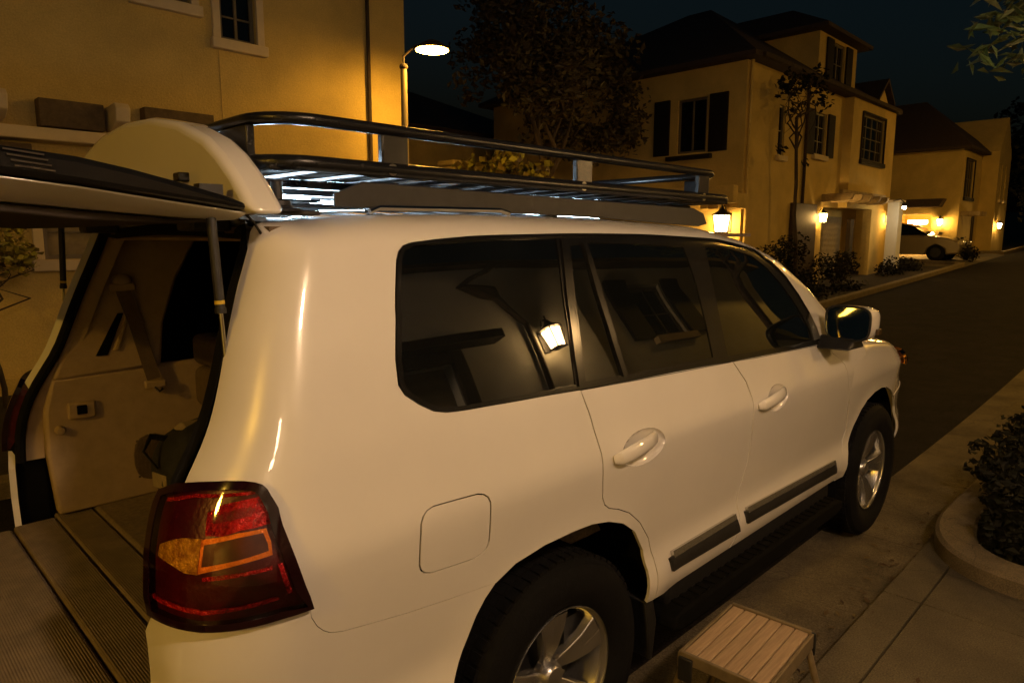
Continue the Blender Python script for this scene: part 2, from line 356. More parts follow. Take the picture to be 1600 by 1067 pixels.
RD=[(0.556,0.974),(0.571,0.906),(0.585,0.826),(0.593,0.768),(0.599,0.676),(0.604,0.62),(0.612,0.592),(0.625,0.573),(0.651,0.554),(0.683,0.522),(0.718,0.466),(0.752,0.385),(0.768,0.299),(0.77,0.238),(0.772,0.14)]+BCUT[::-1]+[(0.838,0.956),(0.696,0.965)]
FD=BCUT+[(2.16,.14),(2.177,.162),(2.256,.27),(2.317,.393),(2.267,.555),(2.22,.661),(2.183,.724),(2.15,.785),(2.06,.846),(1.921,.904),(1.886,.917),(1.583,.925),(1.212,.935)]
FUEL=rounded([(0.222,0.782),(0.29,.779),(0.354,0.774),(.358,.69),(0.359,0.594),(.29,.600),(0.225,0.609),(.223,.69)],2)
ARCH=[(0.285,0.10),(0.291,0.18),(0.299,0.27),(0.313,0.312),(0.33,0.365),(0.345,0.421),(0.361,0.462),(0.379,0.496),(0.416,0.53),(0.474,0.549),(0.537,0.552),(0.583,0.547),(0.626,0.529),(0.667,0.497),(0.705,0.442),(0.738,0.35),(0.748,0.269),(0.752,0.177),(0.755,0.10)]
LAMP=[(-0.284,0.893),(-0.244,0.913),(-0.197,0.923),(-0.149,0.929),(-0.121,0.929),(-0.103,0.926),(-0.091,0.921),(-0.082,0.912),(-0.061,0.873),(-0.033,0.787),(-0.011,0.712),(0.008,0.652),(-0.041,0.655),(-0.1,0.65),(-0.128,0.648),(-0.158,0.647),(-0.194,0.65),(-0.238,0.656),(-0.259,0.659),(-0.274,0.692),(-0.287,0.775),(-0.286,0.83),(-0.287,0.87)]
BUMP=[(0.007,0.652),(0.015,0.618),(0.03,0.59),(0.044,0.573),(0.058,0.561),(0.085,0.55),(0.21,0.522),(0.295,0.507),(0.379,0.496),(0.361,0.462),(0.345,0.421),(0.33,0.365),(0.313,0.312),(0.299,0.27),(0.291,0.18),(0.29,0.12),(-0.30,0.12),(-0.30,.60),(-0.262,0.657),(-0.239,0.655),(-0.195,0.65),(-0.159,0.648),(-0.1,0.65),(-0.042,0.656)]
BODY=[(-.245,.60),(-.242,.912),(-.243,.99),(-.243,1.093),(-.248,1.267),(-.254,1.418),(-.252,1.50),(-.215,1.545),(-.15,1.575),(-.10,1.62),(-.09,1.9),(-.09,VU),(1.33,VU),(1.36,1.9),(1.42,1.68),(1.50,1.60),(2.35,1.585),(2.48,1.54),(2.48,.80),(2.27,.75),(2.27,.14),(.29,.14),(.10,.14),(-.245,.14)]
suv=thing('suv','white SUV parked along the kerb with its tailgate open and a black roof rack','SUV',(0,0,0))
b=PB(); panel(b,S,BODY,[DLO,RD,FD,FUEL,LAMP,BUMP,ARCH],step=.033)
panel(b,S,BODY,[DLO,LAMP,BUMP,ARCH],step=.06,sides=(-1,))
b.done('body',white,suv)
HR=[(.708+.062*math.cos(a),.742+.060*math.sin(a)) for a in np.linspace(0,2*PI,28,endpoint=False)]
HF=[(1.345+.098*math.cos(a),.742+.060*math.sin(a)) for a in np.linspace(0,2*PI,28,endpoint=False)]
def handle(door,cx,pts,key):
    cp,cv,rp,rv=cx
    bw=PB(); panel(bw,S,[(cp+rp*math.cos(a),cv+rv*math.sin(a)) for a in np.linspace(0,2*PI,28,endpoint=False)],[],step=.012,lip=0,off=lambda W:-.022*np.sqrt(1e-4+np.clip(1-((W[:,0]-cp)/rp)**2-((W[:,1]-cv)/rv)**2,0,1)))
    bw.done('handle_cup',white,door)
    h=MB(); path=[]; 
    for p,v,o_ in pts:
        q=S(p,v)+nrm(S,p,v)*o_; path.append(q)
    h.tube(path,[.006,.0105,.0115,.0115,.0115,.011,.008],16,flat=2.2)
    h.build('handle',white,door,smooth=True)
    k=MB(); q=S(*key)+nrm(S,*key)*.031; k.box(q,(.016,.012,.020)); k.build('key_slot',blackp,door,bevel=.003)
d=PB(); panel(d,S,inset(RD,.0025),[HR],step=.030); rdoor=d.done('rear_door',white,suv)
handle(rdoor,(.708,.742,.062,.060),[(.622,.738,.002),(.632,.742,.018),(.655,.748,.026),(.68,.755,.028),(.705,.761,.026),(.728,.766,.016),(.742,.768,.0)],(.672,.752))
d=PB(); panel(d,S,inset(FD,.0025),[HF],step=.030); fdoor=d.done('front_door',white,suv)
handle(fdoor,(1.345,.742,.098,.060),[(1.175,.736,.002),(1.19,.740,.018),(1.23,.746,.026),(1.28,.753,.028),(1.33,.758,.026),(1.375,.763,.016),(1.40,.765,.0)],(1.262,.750))
d=PB(); panel(d,S,inset(FUEL,.003),[],step=.03); d.done('fuel_door',white,suv)
d=PB(); panel(d,S,inset(BUMP,.0015),[],step=.03,lip=.02); panel(d,S,inset(BUMP,.0015),[],step=.06,lip=.02,sides=(-1,))
d.bb((-1.17,-.72,.42),(-1.06,.72,.705)); d.n+=[(0,0,1)]*8
bo=d.done('rear_bumper',white,suv)
# side glass with its black surround
d=PB(); panel(d,S,inset(DLO,.002),[QG,VENT,RG,FG],step=.03,off=-.002,lip=.012); surround=d.done('window_surround',blackg,suv)
d=PB(); panel(d,S,inset(DLO,.002),[inset(DLO,.012)],step=.03,off=.003,lip=.006); d.done('window_seal',blackg,surround)
for nm,lp in (('quarter_window',QG),('rear_door_window',VENT),('rear_door_window',RG),('front_door_window',FG)):
    d=PB(); panel(d,S,inset(lp,-.002),[],step=.03,off=-.0055,lip=0); d.done(nm,glassd,{'q':suv,'r':rdoor,'f':fdoor}[nm[0]])
d=PB(); panel(d,S,DLO,[],step=.06,off=-.004,lip=.01,sides=(-1,)); d.done('far_side_glass',glassd,suv)
STRIP=[(.554,1.442),(.568,1.442),(.566,.985),(.553,.985)]
d=PB(); panel(d,S,STRIP,[],step=.03,off=.004,lip=.01); d.done('window_divider',blackg,rdoor)
STR2=[(.611,1.432),(.623,1.432),(.644,1.30),(.663,1.15),(.682,.984),(.670,.984),(.649,1.15),(.629,1.30)]
d=PB(); panel(d,S,STR2,[],step=.03,off=.003,lip=.01); d.done('window_divider',blackg,rdoor)
# windscreen, bonnet, wings
WS=[(1.335,VU),(1.365,1.9),(1.425,1.68),(1.505,1.605),(2.35,1.59),(2.52,1.62),(2.60,VU)]
d=PB(); panel(d,S,WS,[],step=.05,off=-.004,sides=(1,-1)); d.done('windscreen',glassd,suv)
FARCH=[(2.25,.05),(2.30,.12),(2.325,.235),(2.365,.31),(2.43,.40),(2.51,.475),(2.59,.518),(2.72,.545),(2.85,.55),(2.97,.535),(3.08,.50),(3.17,.44),(3.23,.36),(3.26,.26),(3.275,.16),(3.28,.05)]
WING=[(2.275,.13),(2.275,VF),(3.86,VF),(3.86,.52),(3.60,.49),(3.35,.475),(3.12,.49),(2.9,.56),(2.6,.54),(2.28,.20)]
LINK=[(2.182,.166),(2.26,.272),(2.322,.394),(2.272,.557),(2.225,.663),(2.188,.726),(2.17,.78),(2.28,.86),(2.28,.16)]
d=PB(); panel(d,F,[(2.20,.13),(2.34,.393),(2.29,.555),(2.24,.661),(2.205,.72),(2.18,.80),(2.20,VF),(3.86,VF),(3.86,.49),(3.5,.475),(3.168,.452),(3.0,.50),(2.7,.50),(2.4,.30),(2.31,.13)],[FARCH],step=.035,sides=(1,-1)); wing=d.done('front_wing_and_bonnet',white,suv)
d=PB(); panel(d,F,[(3.10,.44),(3.168,.450),(3.5,.472),(3.86,.485),(3.86,.06),(3.10,.06)],[FARCH],step=.035,sides=(1,-1),off=.004); d.bb((3.60,-.50,.30),(3.735,.50,.70)); d.n+=[(1,0,0)]*8; fb=d.done('front_bumper',white,suv)
mb=MB(); mb.bb((3.66,-.55,.44),(3.73,.55,1.02)); mb.build('grille',blackg,suv,bevel=.02)
HL=[(3.30,.73),(3.42,.79),(3.70,.80),(3.80,.74),(3.80,.60),(3.62,.58),(3.40,.62)]
d=PB(); panel(d,F,HL,[],step=.03,off=.040,lip=.045,sides=(1,)); hl=d.done('headlight',tinted('headlamp_lens',(1.0,.75,.45)),suv)
d=PB(); panel(d,F,inset(HL,.012),[],step=.03,off=.018,lip=.02,sides=(1,)); d.done('reflector',mat('amber_reflector',(.65,.33,.06),.25,metal=.4,var=.3,vscale=30),hl)
# dark inner shell so that gaps read as shadow
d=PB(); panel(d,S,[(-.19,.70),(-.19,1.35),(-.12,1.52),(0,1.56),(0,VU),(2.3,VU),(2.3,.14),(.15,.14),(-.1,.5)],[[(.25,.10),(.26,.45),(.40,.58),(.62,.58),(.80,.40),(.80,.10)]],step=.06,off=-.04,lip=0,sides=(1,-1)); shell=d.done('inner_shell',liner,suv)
# wheel wells
for cx in (0.,2.85):
    for sd in (-1,1):
        w=MB(); w.lathe([(.54,.52),(.56,.90)],(cx-.03,0,.40),'Y',24,0,PI); w.lathe([(.0,.50),(.54,.52)],(cx-.03,0,.40),'Y',24,0,PI)
        w.v=[(x,sd*y,z) for x,y,z in w.v]; w.build('wheel_well',liner,suv)
# body bottom
mb=MB(); mb.bb((-1.0,-.62,.36),(3.3,.62,.50)); mb.build('underbody',liner,suv)
mb=MB(); mb.bb((.60,-.93,.40),(2.20,-.84,.545)); mb.build('rocker_panel',blackp,suv,bevel=.015)
mb=MB(); mb.prism([(.54,.355),(.60,.335),(2.16,.335),(2.24,.36),(2.22,.395),(2.14,.415),(.62,.415),(.55,.395)],'Y',-1.0,-.84); sb=mb.build('running_board',liner,suv,bevel=.012)
mb=MB(); 
for k in range(26): mb.box((.64+k*.06,-.94,.417),(.028,.085,.006))
mb.build('tread_strip',liner,sb)
for nm,q in (('door_moulding',[(0.817,0.266),(0.921,0.271),(1.103,0.275),(1.117,0.208),(0.946,0.213),(0.822,0.217)]),('door_moulding',[(1.161,0.273),(1.478,0.265),(1.968,0.253),(2.141,0.250),(2.152,0.198),(1.772,0.207),(1.411,0.214),(1.168,0.220)])):
    par=rdoor if q[0][0]<1 else fdoor
    d=PB(); panel(d,S,q,[],step=.03,off=.012,lip=.014); o=d.done(nm,blackp,par)
    x0,x1=q[0][0]+.01,(1.10 if q[0][0]<1 else 2.13)
    d=PB(); panel(d,S,[(x0,.286),(x1,.266 if x1>2 else .288),(x1,.247 if x1>2 else .265),(x0,.262)],[],step=.03,off=.0165,lip=.014); d.done('chrome_strip',alloy,par)
# wheels
def wheel(cx,cy,a0,label=None):
    s=-1 if cy<0 else 1
    T=MB(); T.lathe([(.235,-.10),(.262,-.125),(.30,-.140),(.345,-.142),(.378,-.128),(.396,-.10),(.402,-.05),(.402,.05),(.396,.10),(.378,.128),(.33,.142),(.26,.125),(.235,.10)],(0,0,0),'Y',64)
    for k in range(64):
        a=2*PI*k/64
        for q in (-.085,-.035,.035,.085):
            M=Matrix.Rotation(-a,3,'Y')@Matrix.Rotation(PI/2,3,'Y'); T.box(M@Vector((0,q,.403)) if False else Vector((.398*math.cos(a+.02*(q>0)),q,.398*math.sin(a+.02*(q>0)))),(.012,.040,.028),M=Matrix.Rotation(-a,3,'Y'))
    W=bpy.data.objects.new('wheel',None); COL.objects.link(W); W.parent=suv; W.location=(cx,cy,.402)
    if s>0: W.rotation_euler=(0,0,PI)
    t=T.build('tyre',rubber,None,smooth=True,angle=.5); t.parent=W
    R=MB(); R.lathe([(.240,-.118),(.243,-.112),(.236,-.104),(.226,-.098),(.214,-.06),(.205,.10),(.236,.11)],(0,0,0),'Y',64)
    for k in range(5):
        a=a0+2*PI*k/5
        for (da,wa) in ((-.135,.030),(.135,.030)):
            # twin blades of each spoke: wide at the rim, meeting at the hub
            pts=[]
            for (rr,ww,yy,dd) in ((.045,.020,-.060,.30),(.10,.026,-.082,.9),(.16,.030,-.098,1.),(.222,.040,-.104,1.02)):
                ca=a+da*dd; c=Vector((rr*math.cos(ca),0,rr*math.sin(ca))); tn=Vector((-math.sin(ca),0,math.cos(ca)))
                pts.append([c-tn*ww+Vector((0,yy+.028,0)),c-tn*ww*.8+Vector((0,yy,0)),c+tn*ww*.8+Vector((0,yy,0)),c+tn*ww+Vector((0,yy+.028,0))])
            vs=[p for q in pts for p in q]; fs=[]
            for i in range(3):
                for j in range(3): fs.append((i*4+j,i*4+j+1,i*4+j+5,i*4+j+4))
            R.add(vs,fs)
    r=R.build('rim',alloy,None,bevel=.004,angle=.5); r.parent=W
    H=MB(); H.lathe([(0,-.092),(.035,-.090),(.046,-.080),(.052,-.055),(.07,-.05)],(0,0,0),'Y',32)
    for k in range(5):
        a=a0+2*PI*(k+.5)/5; H.lathe([(0,-.072),(.009,-.070),(.010,-.05)],(.062*math.cos(a),0,.062*math.sin(a)),'Y',8)
    h=H.build('hub_cap',alloy,None,smooth=True); h.parent=W
    D=MB(); D.lathe([(0,-.01),(.165,-.012),(.17,.0),(.21,.02)],(0,0,0),'Y',40); D.box((.12,-.035,.09),(.09,.05,.14)); dd=D.build('brake_disc',alloyd,None,smooth=True); dd.parent=W
wheel(-.025,-.825,1.66); wheel(2.85,-.825,1.25); wheel(-.005,.825,.3); wheel(2.85,.825,.9)
# mud flap ahead of the rear wheel
mb=MB(); mb.prism([(.42,.50),(.47,.50),(.50,.40),(.48,.26),(.46,.26),(.44,.40)],'Y',-.95,-.72); mb.build('mud_flap',blackp,suv,bevel=.006)
# tail lights
AMB=[(-0.172,0.822),(-0.113,0.834),(-0.072,0.838),(-0.063,0.811),(-0.060,0.785),(-0.104,0.776),(-0.153,0.764),(-0.175,0.757)]
AMF=[(-0.171,0.824),(-0.205,.822),(-0.232,0.812),(-0.254,0.80),(-0.256,0.778),(-0.222,0.768),(-0.195,0.758),(-0.174,.757)]
RED=[(-0.170,0.872),(-0.145,0.889),(-0.09,0.901),(-0.076,0.883),(-0.059,0.848),(-0.084,0.842),(-0.113,0.838),(-0.138,0.829),(-0.166,0.830)]
REDIN=[(-0.158,0.866),(-0.115,0.881),(-0.094,0.878),(-0.098,0.866),(-0.130,0.858),(-0.156,0.852)]
redm=mat('red_reflector',(.55,.014,.02),.2,metal=.35,var=.6,vscale=110,bump=.7,bscale=160)
redd=mat('deep_red_plastic',(.065,.002,.005),.3,var=.35,vscale=18,bump=.15,bscale=120)
ambm=mat('amber_reflector_band',(.80,.28,.012),.22,metal=.25,var=.18,vscale=30,bump=.3,bscale=150)
ambf=mat('amber_facets',(.95,.45,.03),.15,metal=.25,var=.6,vscale=70,bump=1.,bscale=95)
lensm=tinted('red_lens',(.97,.80,.80))
def tail(sd):
    d=PB(); panel(d,S,inset(LAMP,.002),[],step=.025,off=.002,lip=.03,sides=(sd,)); t=d.done('tail_light',redd,suv)
    def pt(nm,lp,m,o,l=.006): 
        d=PB(); panel(d,S,lp,[],step=.014,off=o,lip=l,sides=(sd,)); d.done(nm,m,t)
    pt('red_reflector',RED,redm,.007); pt('red_inset',REDIN,mat('mid_red_plastic',(.22,.005,.01),.25,var=.5,vscale=90,bump=.4,bscale=200),.0095,.004)
    pt('amber_band',AMB,ambm,.007); pt('amber_facets',AMF,ambf,.009)
    pt('amber_inset',[(-.165,.8125),(-.112,.8255),(-.076,.830),(-.068,.808),(-.066,.794),(-.106,.7845),(-.167,.7715)],mat('dark_amber',(.07,.018,.003),.3,var=.4,vscale=30),.0095,.004)
    for q in ([(-.262,.700),(-.16,.686),(-.05,.700),(-.046,.693),(-.16,.677),(-.262,.691)],[(-.052,.765),(-.044,.765),(-.026,.70),(-.034,.70)],[(-.262,.885),(-.20,.904),(-.10,.912),(-.10,.906),(-.20,.897),(-.262,.878)],[(-.165,.752),(-.06,.764),(-.06,.757),(-.165,.745)]): pt('red_rib',q,redm,.008,.004)
    d=PB(); panel(d,S,inset(LAMP,-.001),[],step=.025,off=.016,lip=.014,sides=(sd,)); d.done('lens',lensm,t)
    d=PB(); panel(d,S,inset(LAMP,-.002),[inset(LAMP,.014)],step=.02,off=.0175,lip=.016,sides=(sd,)); d.done('lens_border',mat('smoked_lens_edge',(.012,.002,.003),.08,var=.3,vscale=20),t)
tail(1); tail(-1)
# rear opening: painted jamb, rubber seal
def ring(v,sd,dx,dy): 
    q=S(-.252,v); return Vector((q[0]+dx,sd*(q[1]+dy),q[2]))
vs_=list(np.linspace(.62,1.44,18))
def jamb(dx,dy,ztop,xtop,zb):
    L=[ring(v,1,dx,dy*(1 if v>.8 else 1)) for v in vs_]
    top=[Vector((xtop-.018*(1-abs(t)),t*.50,ztop+.012*(1-t*t))) for t in np.linspace(-1,1,9)]
    Rr=[ring(v,-1,dx,dy) for v in vs_[::-1]]
    a,b_=L[-1],top[0]; c1=[a.lerp(b_,.5)+Vector((0,-.035,.028))]; c2=[Vector((c1[0].x,-c1[0].y,c1[0].z))]
    return L+c1+top+c2+Rr
j0=jamb(0,0.0,1.838,-.80,0); j1=jamb(.03,.055,1.80,-.775,0); j2=jamb(.10,.060,1.79,-.70,0)
n=len(j0); nl=5
MB().add(j0[nl:n-nl]+j1[nl:n-nl],[(i,i+1,n-2*nl+i+1,n-2*nl+i) for i in range(n-2*nl-1)]).build('tailgate_jamb',white,suv,smooth=True,angle=1.2)
for sl in (slice(0,nl+1),slice(n-nl-1,n)):
    q0,q1=j0[sl],j1[sl]; MB().add(q0+q1,[(i,i+1,nl+1+i+1,nl+1+i) for i in range(nl)]).build('latch_panel',liner,suv,smooth=True)
MB().add(j1+j2,[(i,i+1,n+i+1,n+i) for i in range(n-1)]).build('jamb_trim',beige,suv,smooth=True,angle=1.2)
mb=MB(); mb.tube([p+Vector((-.004,0,0)) for p in jamb(.03,.062,1.797,-.778,0)],.017,10); mb.build('rubber_seal',rubber,suv,smooth=True)
MB().bb((-1.10,.742,.66),(-1.0,.86,1.06)).build('opening_side_cover',liner,suv,bevel=.02)
# cargo floor, tailgate
mb=MB(); mb.bb((-.881,-.74,.70),(.70,.74,.762)); mb.build('cargo_floor',carpet2,suv,bevel=.01)
mb=MB(); mb.bb((-1.005,-.76,.70),(-.885,.76,.752)); mb.build('sill_plate',carpet,suv,bevel=.008)
tg=MB(); tg.bb((-1.64,-.75,.655),(-1.02,.75,.70)); tgo=tg.build('lower_tailgate',white,suv,bevel=.02)
tg=MB(); tg.bb((-1.138,-.725,.702),(-1.009,.725,.748)); tg.build('carpet_panel',carpet,tgo,bevel=.008)
tg=MB(); tg.bb((-1.60,-.725,.702),(-1.142,.725,.742)); tg.build('carpet_panel',carpet,tgo,bevel=.012)
# interior trim, left side
mb=MB(); mb.prism([(-1.0,.76),(-1.02,1.0),(-1.015,1.16),(-.985,1.275),(-.60,1.285),(.60,1.29),(.60,.76)],'Y',.685,.74); tr=mb.build('side_trim',beige,suv,bevel=.012)
mb=MB(); mb.prism([(-.985,1.27),(-.935,1.39),(-.87,1.53),(-.80,1.665),(-.755,1.785),(-.44,1.785),(-.53,1.62),(-.59,1.45),(-.61,1.28)],'Y',.675,.73); pt=mb.build('pillar_trim',beige,suv,bevel=.014)
mb=MB(); mb.prism([(-.840,1.345),(-.800,1.345),(-.735,1.50),(-.755,1.50)],'Y',.670,.685); mb.build('vent_slot',liner,pt)
mb=MB(); mb.prism([(-.780,1.36),(-.762,1.36),(-.708,1.50),(-.722,1.50)],'Y',.664,.684); mb.build('vent_edge',beige,pt,bevel=.004)
mb=MB(); mb.prism([(-.46,1.28),(-.45,1.47),(-.37,1.77),(.02,1.78),(.02,1.28)],'Y',.72,.735); mb.build('inner_glass',glassd,suv)
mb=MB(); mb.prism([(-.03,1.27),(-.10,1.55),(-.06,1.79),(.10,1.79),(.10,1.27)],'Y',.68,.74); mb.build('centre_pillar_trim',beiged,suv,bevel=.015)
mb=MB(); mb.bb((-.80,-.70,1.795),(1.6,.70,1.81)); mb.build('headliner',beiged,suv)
mb=MB(); mb.bb((-.775,-.62,1.775),(-.735,.62,1.795)); mb.build('header_trim',beige,suv,bevel=.01)
# lower trim details
mb=MB(); mb.bb((-.945,.668,1.118),(-.855,.69,1.180)); lt=mb.build('cup_latch',beige,tr,bevel=.006)
mb=MB(); mb.bb((-.918,.660,1.135),(-.885,.672,1.168)); mb.build('latch_socket',liner,tr,bevel=.003)
mb=MB(); mb.lathe([(0,-.030),(.012,-.028),(.016,-.018),(.017,0)],(-.975,.688,1.085),'Y',14); mb.build('trim_knob',beige,tr,smooth=True)
mb=MB(); mb.prism(rounded([(-.735,.825),(-.60,.825),(-.60,1.005),(-.735,1.01)],2),'Y',.676,.69)
for i in range(9):
    for j in range(11): mb.box((-.722+i*.0136,.675,.845+j*.0145),(.008,.004,.008))
mb.build('speaker_grille',beiged,tr)
mb=MB(); mb.prism([(-.66,.76),(-.64,.86),(-.55,1.0),(-.30,1.02),(-.12,.90),(-.08,.76)],'Y',.52,.69); mb.build('wheel_arch_trim',beige,tr,bevel=.03)
# seat belt
mb=MB(); q=[(-.735,.655,1.590),(-.700,.650,1.46),(-.672,.648,1.33),(-.650,.648,1.235)]
for i in range(3):
    a,c=Vector(q[i]),Vector(q[i+1]); w=Vector((.025,0,.004)); mb.add([a-w,a+w,c+w,c-w,a-w+Vector((0,.003,0)),a+w+Vector((0,.003,0)),c+w+Vector((0,.003,0)),c-w+Vector((0,.003,0))],[(0,1,2,3),(7,6,5,4),(0,3,7,4),(1,5,6,2)])
belt=mb.build('seat_belt',beiged,suv)
mb=MB(); mb.box((-.735,.655,1.60),(.085,.03,.028)); mb.ball((-.735,.66,1.625),(.035,.022,.026)); mb.build('belt_guide',beige,belt,bevel=.006)
mb=MB(); mb.box((-.650,.645,1.215),(.075,.022,.03)); mb.build('buckle',beige,belt,bevel=.005)
mb=MB(); mb.tube([(-.655,.635,1.205),(-.64,.630,1.185),(-.625,.632,1.195)],.006,8); mb.build('buckle_tongue',chrome,belt,smooth=True)
# stowed third row seat and the second row
def cushion(nm,a,c,par,m=beiged,bv=.04):
    mb=MB(); mb.bb(a,c); return mb.build(nm,m,par,bevel=bv,seg=4)
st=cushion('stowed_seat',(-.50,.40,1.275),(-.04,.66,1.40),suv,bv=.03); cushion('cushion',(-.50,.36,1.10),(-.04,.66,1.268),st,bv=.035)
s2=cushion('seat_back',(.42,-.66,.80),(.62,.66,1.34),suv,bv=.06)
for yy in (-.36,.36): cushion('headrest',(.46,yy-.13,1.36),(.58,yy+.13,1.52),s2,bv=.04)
# right inner face of the rear pillar
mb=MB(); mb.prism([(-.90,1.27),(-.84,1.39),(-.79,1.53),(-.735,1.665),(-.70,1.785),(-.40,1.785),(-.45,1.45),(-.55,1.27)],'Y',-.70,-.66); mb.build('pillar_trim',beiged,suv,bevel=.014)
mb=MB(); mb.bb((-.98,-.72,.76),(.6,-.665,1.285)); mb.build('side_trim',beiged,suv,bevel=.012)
# raised hatch
G_=[(-.835,1.842),(-.92,1.872),(-1.02,1.896),(-1.10,1.914),(-1.19,1.930),(-1.32,1.941),(-1.6,1.985),(-1.92,2.03),(-1.93,2.00),(-1.6,1.935),(-1.31,1.892),(-1.19,1.880),(-1.05,1.862),(-.92,1.846)]
hb=MB().prism([(-.865,1.838),(-1.05,1.860),(-1.19,1.878),(-1.31,1.889),(-1.6,1.931),(-1.92,1.985),(-1.92,1.945),(-1.6,1.890),(-1.31,1.850),(-1.15,1.838),(-1.0,1.828),(-.88,1.822)],'Y',-.752,.752)
def hzt(x): return float(np.interp(-x,[.865,1.05,1.19,1.31,1.6,1.92],[1.838,1.860,1.878,1.889,1.931,1.985]))
hb.v=[(x,y*(1-.10*min(1,max(0,(hzt(x)-z)/.04))),z) for x,y,z in hb.v]
hatch=hb.build('hatch',white,suv,bevel=.008)
MB().prism(G_,'Y',-.765,.765).build('rear_glass',blackg,hatch,bevel=.012)
MB().prism([(-.90,1.826),(-1.0,1.824),(-1.3,1.846),(-1.9,1.94),(-1.9,1.91),(-1.32,1.832),(-1.18,1.819),(-1.02,1.814),(-.92,1.818)],'Y',-.665,.665).build('inner_trim',mat('dark_brown_trim',(.03,.02,.013),.8,var=.2,vscale=20),hatch,bevel=.012)
for k in range(4):
    o_=MB().box((-1.272+k*.005,-.767,1.930-k*.009),(.06,.004,.003),M=Matrix.Rotation(.10,3,'Y')).build('vent_slat',chrome,hatch)
SP=[(-.80,1.835),(-.765,1.87),(-.705,1.925),(-.635,1.975),(-.56,2.016),(-.41,2.066),(-.22,2.100),(0,2.112)]; SPL=SP+[(-y,z) for y,z in SP[-2::-1]]
sp=MB().prism(SPL,'X',-.885,-.80).build('spoiler',white,hatch,bevel=.024,seg=4,angle=1.0)
MB().prism([(.02,1.885),(.0,1.905),(-.08,1.915),(-.17,1.905),(-.17,1.885)],'X',-.896,-.884).build('brake_lamp',blackp,hatch,bevel=.004)
def strut(y,b0,b1):
    b0,b1=Vector(b0),Vector(b1); k=b0.lerp(b1,.60)
    s=MB().tube([b0,k],.0105,12).build('gas_strut',blackp,suv,smooth=True)
    MB().tube([k,b1],.0048,10).build('strut_rod',chrome,s,smooth=True)
    MB().tube([b0.lerp(b1,.575),b0.lerp(b1,.605)],.0122,12).build('strut_collar',blackp,s,smooth=True)
    MB().tube([b0.lerp(b1,.535),b0.lerp(b1,.555)],.0109,12).build('strut_sticker',mat('yellow_sticker',(.6,.42,.03),.5,var=.2,vscale=60),s,smooth=True)
    MB().ball(b1,.016).build('strut_mount',blackp,s,smooth=True); m=MB(); m.ball(b0,.02); m.box(b0+Vector((0,0,.01)),(.05,.03,.05)); m.build('strut_mount',blackp,s,smooth=True)
strut(-.70,(-.935,-.705,1.862),(-.925,-.722,1.462)); strut(.70,(-.905,.70,1.845),(-.918,.735,1.44))
MB().tube([(-.915,-.70,1.858),(-.87,-.69,1.855),(-.83,-.685,1.82),(-.80,-.68,1.775),(-.79,-.68,1.72)],.0035,6).build('cable',blackp,suv,smooth=True)
for yy in (-.45,.45): MB().bb((-.90,yy-.05,1.800),(-.80,yy+.05,1.835)).build('hatch_hinge',blackp,suv,bevel=.008)
# door mirror
MX,MY,MZ=1.915,-1.06,1.385
MR=Matrix.Rotation(math.radians(-9),3,'Z'); MC=Vector((MX,MY,MZ))
def mo(x,y,z): return MC+MR@Vector((x,y,z))
def sq(a,w,h,e=.55): return (w*math.copysign(abs(math.cos(a))**e,math.cos(a))*(1+.06*math.sin(a)),h*math.copysign(abs(math.sin(a))**e,math.sin(a)))
hs=MB(); hs.grid(lambda u,v:mo(.165*math.cos(PI/2*v),*[q*math.sin(PI/2*v)**.5 for q in sq(2*PI*u,.114,.086)]),36,12)
mir=hs.build('door_mirror',white,suv,smooth=True,angle=2)
rim=[(-.003,*sq(a,.109,.081)) for a in np.linspace(0,2*PI,44,endpoint=False)]
MB().tube([mo(*p) for p in rim],.005,8,closed=True).build('mirror_bezel',blackp,mir,smooth=True)
MG=Matrix.Rotation(math.radians(9),3,'Z')@Matrix.Rotation(math.radians(7),3,'Y')
MB().add([mo(*(MG@Vector((.012,y*.96,z*.96)))) for x,y,z in rim],[tuple(range(44))]).build('mirror_glass',mat('mirror_glass',(.55,.58,.56),.02,metal=1,var=.03,vscale=2),mir)
MB().prism([(1.84,1.262),(2.06,1.258),(2.02,1.30),(1.93,1.32)],'Y',-1.10,-.90).build('mirror_arm',blackp,mir,bevel=.012)
MB().box(mo(.075,-.112,-.035),(.045,.016,.028)).build('mirror_indicator',mat('smoked_amber',(.05,.03,.012),.2,var=.2,vscale=30),mir,bevel=.004)
d=PB(); panel(d,S,[(1.822,.945),(1.905,.945),(1.900,1.04),(1.862,1.16),(1.815,1.10),(1.82,1.0)],[],step=.02,off=.004,lip=.01); d.done('mirror_sail',blackp,suv)
# roof rails and rack
for sd in (-1,1):
    rr_=MB().tube([(-.50,sd*.660,1.853),(-.47,sd*.660,1.864),(-.02,sd*.660,1.871),(.02,sd*.660,1.862)],.008,8).build('roof_rail',chrome,suv,smooth=True)
def rrect(x0,x1,hy,r,z,n=8):
    P=[]
    for cx,cy,a in ((x1-r,hy-r,0),(x0+r,hy-r,PI/2),(x0+r,-hy+r,PI),(x1-r,-hy+r,1.5*PI)):
        for k in range(n+1): t=a+PI/2*k/n; P.append((cx+r*math.cos(t),cy+r*math.sin(t),z))
    return P
rk=MB(); rk.tube(rrect(-.785,1.47,0.675,.13,1.962),.0195,12,closed=True); rack=rk.build('roof_rack',rackm,suv,smooth=True)
MB().tube(rrect(-.77,1.37,.66,.13,2.068),.0155,12,closed=True).build('top_rail',rackm,rack,smooth=True)
def post(x,y,w,ax):
    d=(w,.022,.088) if ax=='x' else (.022,w,.088)
    MB().box((x,y,2.010),d).build('rail_post',rackm,rack,bevel=.004)
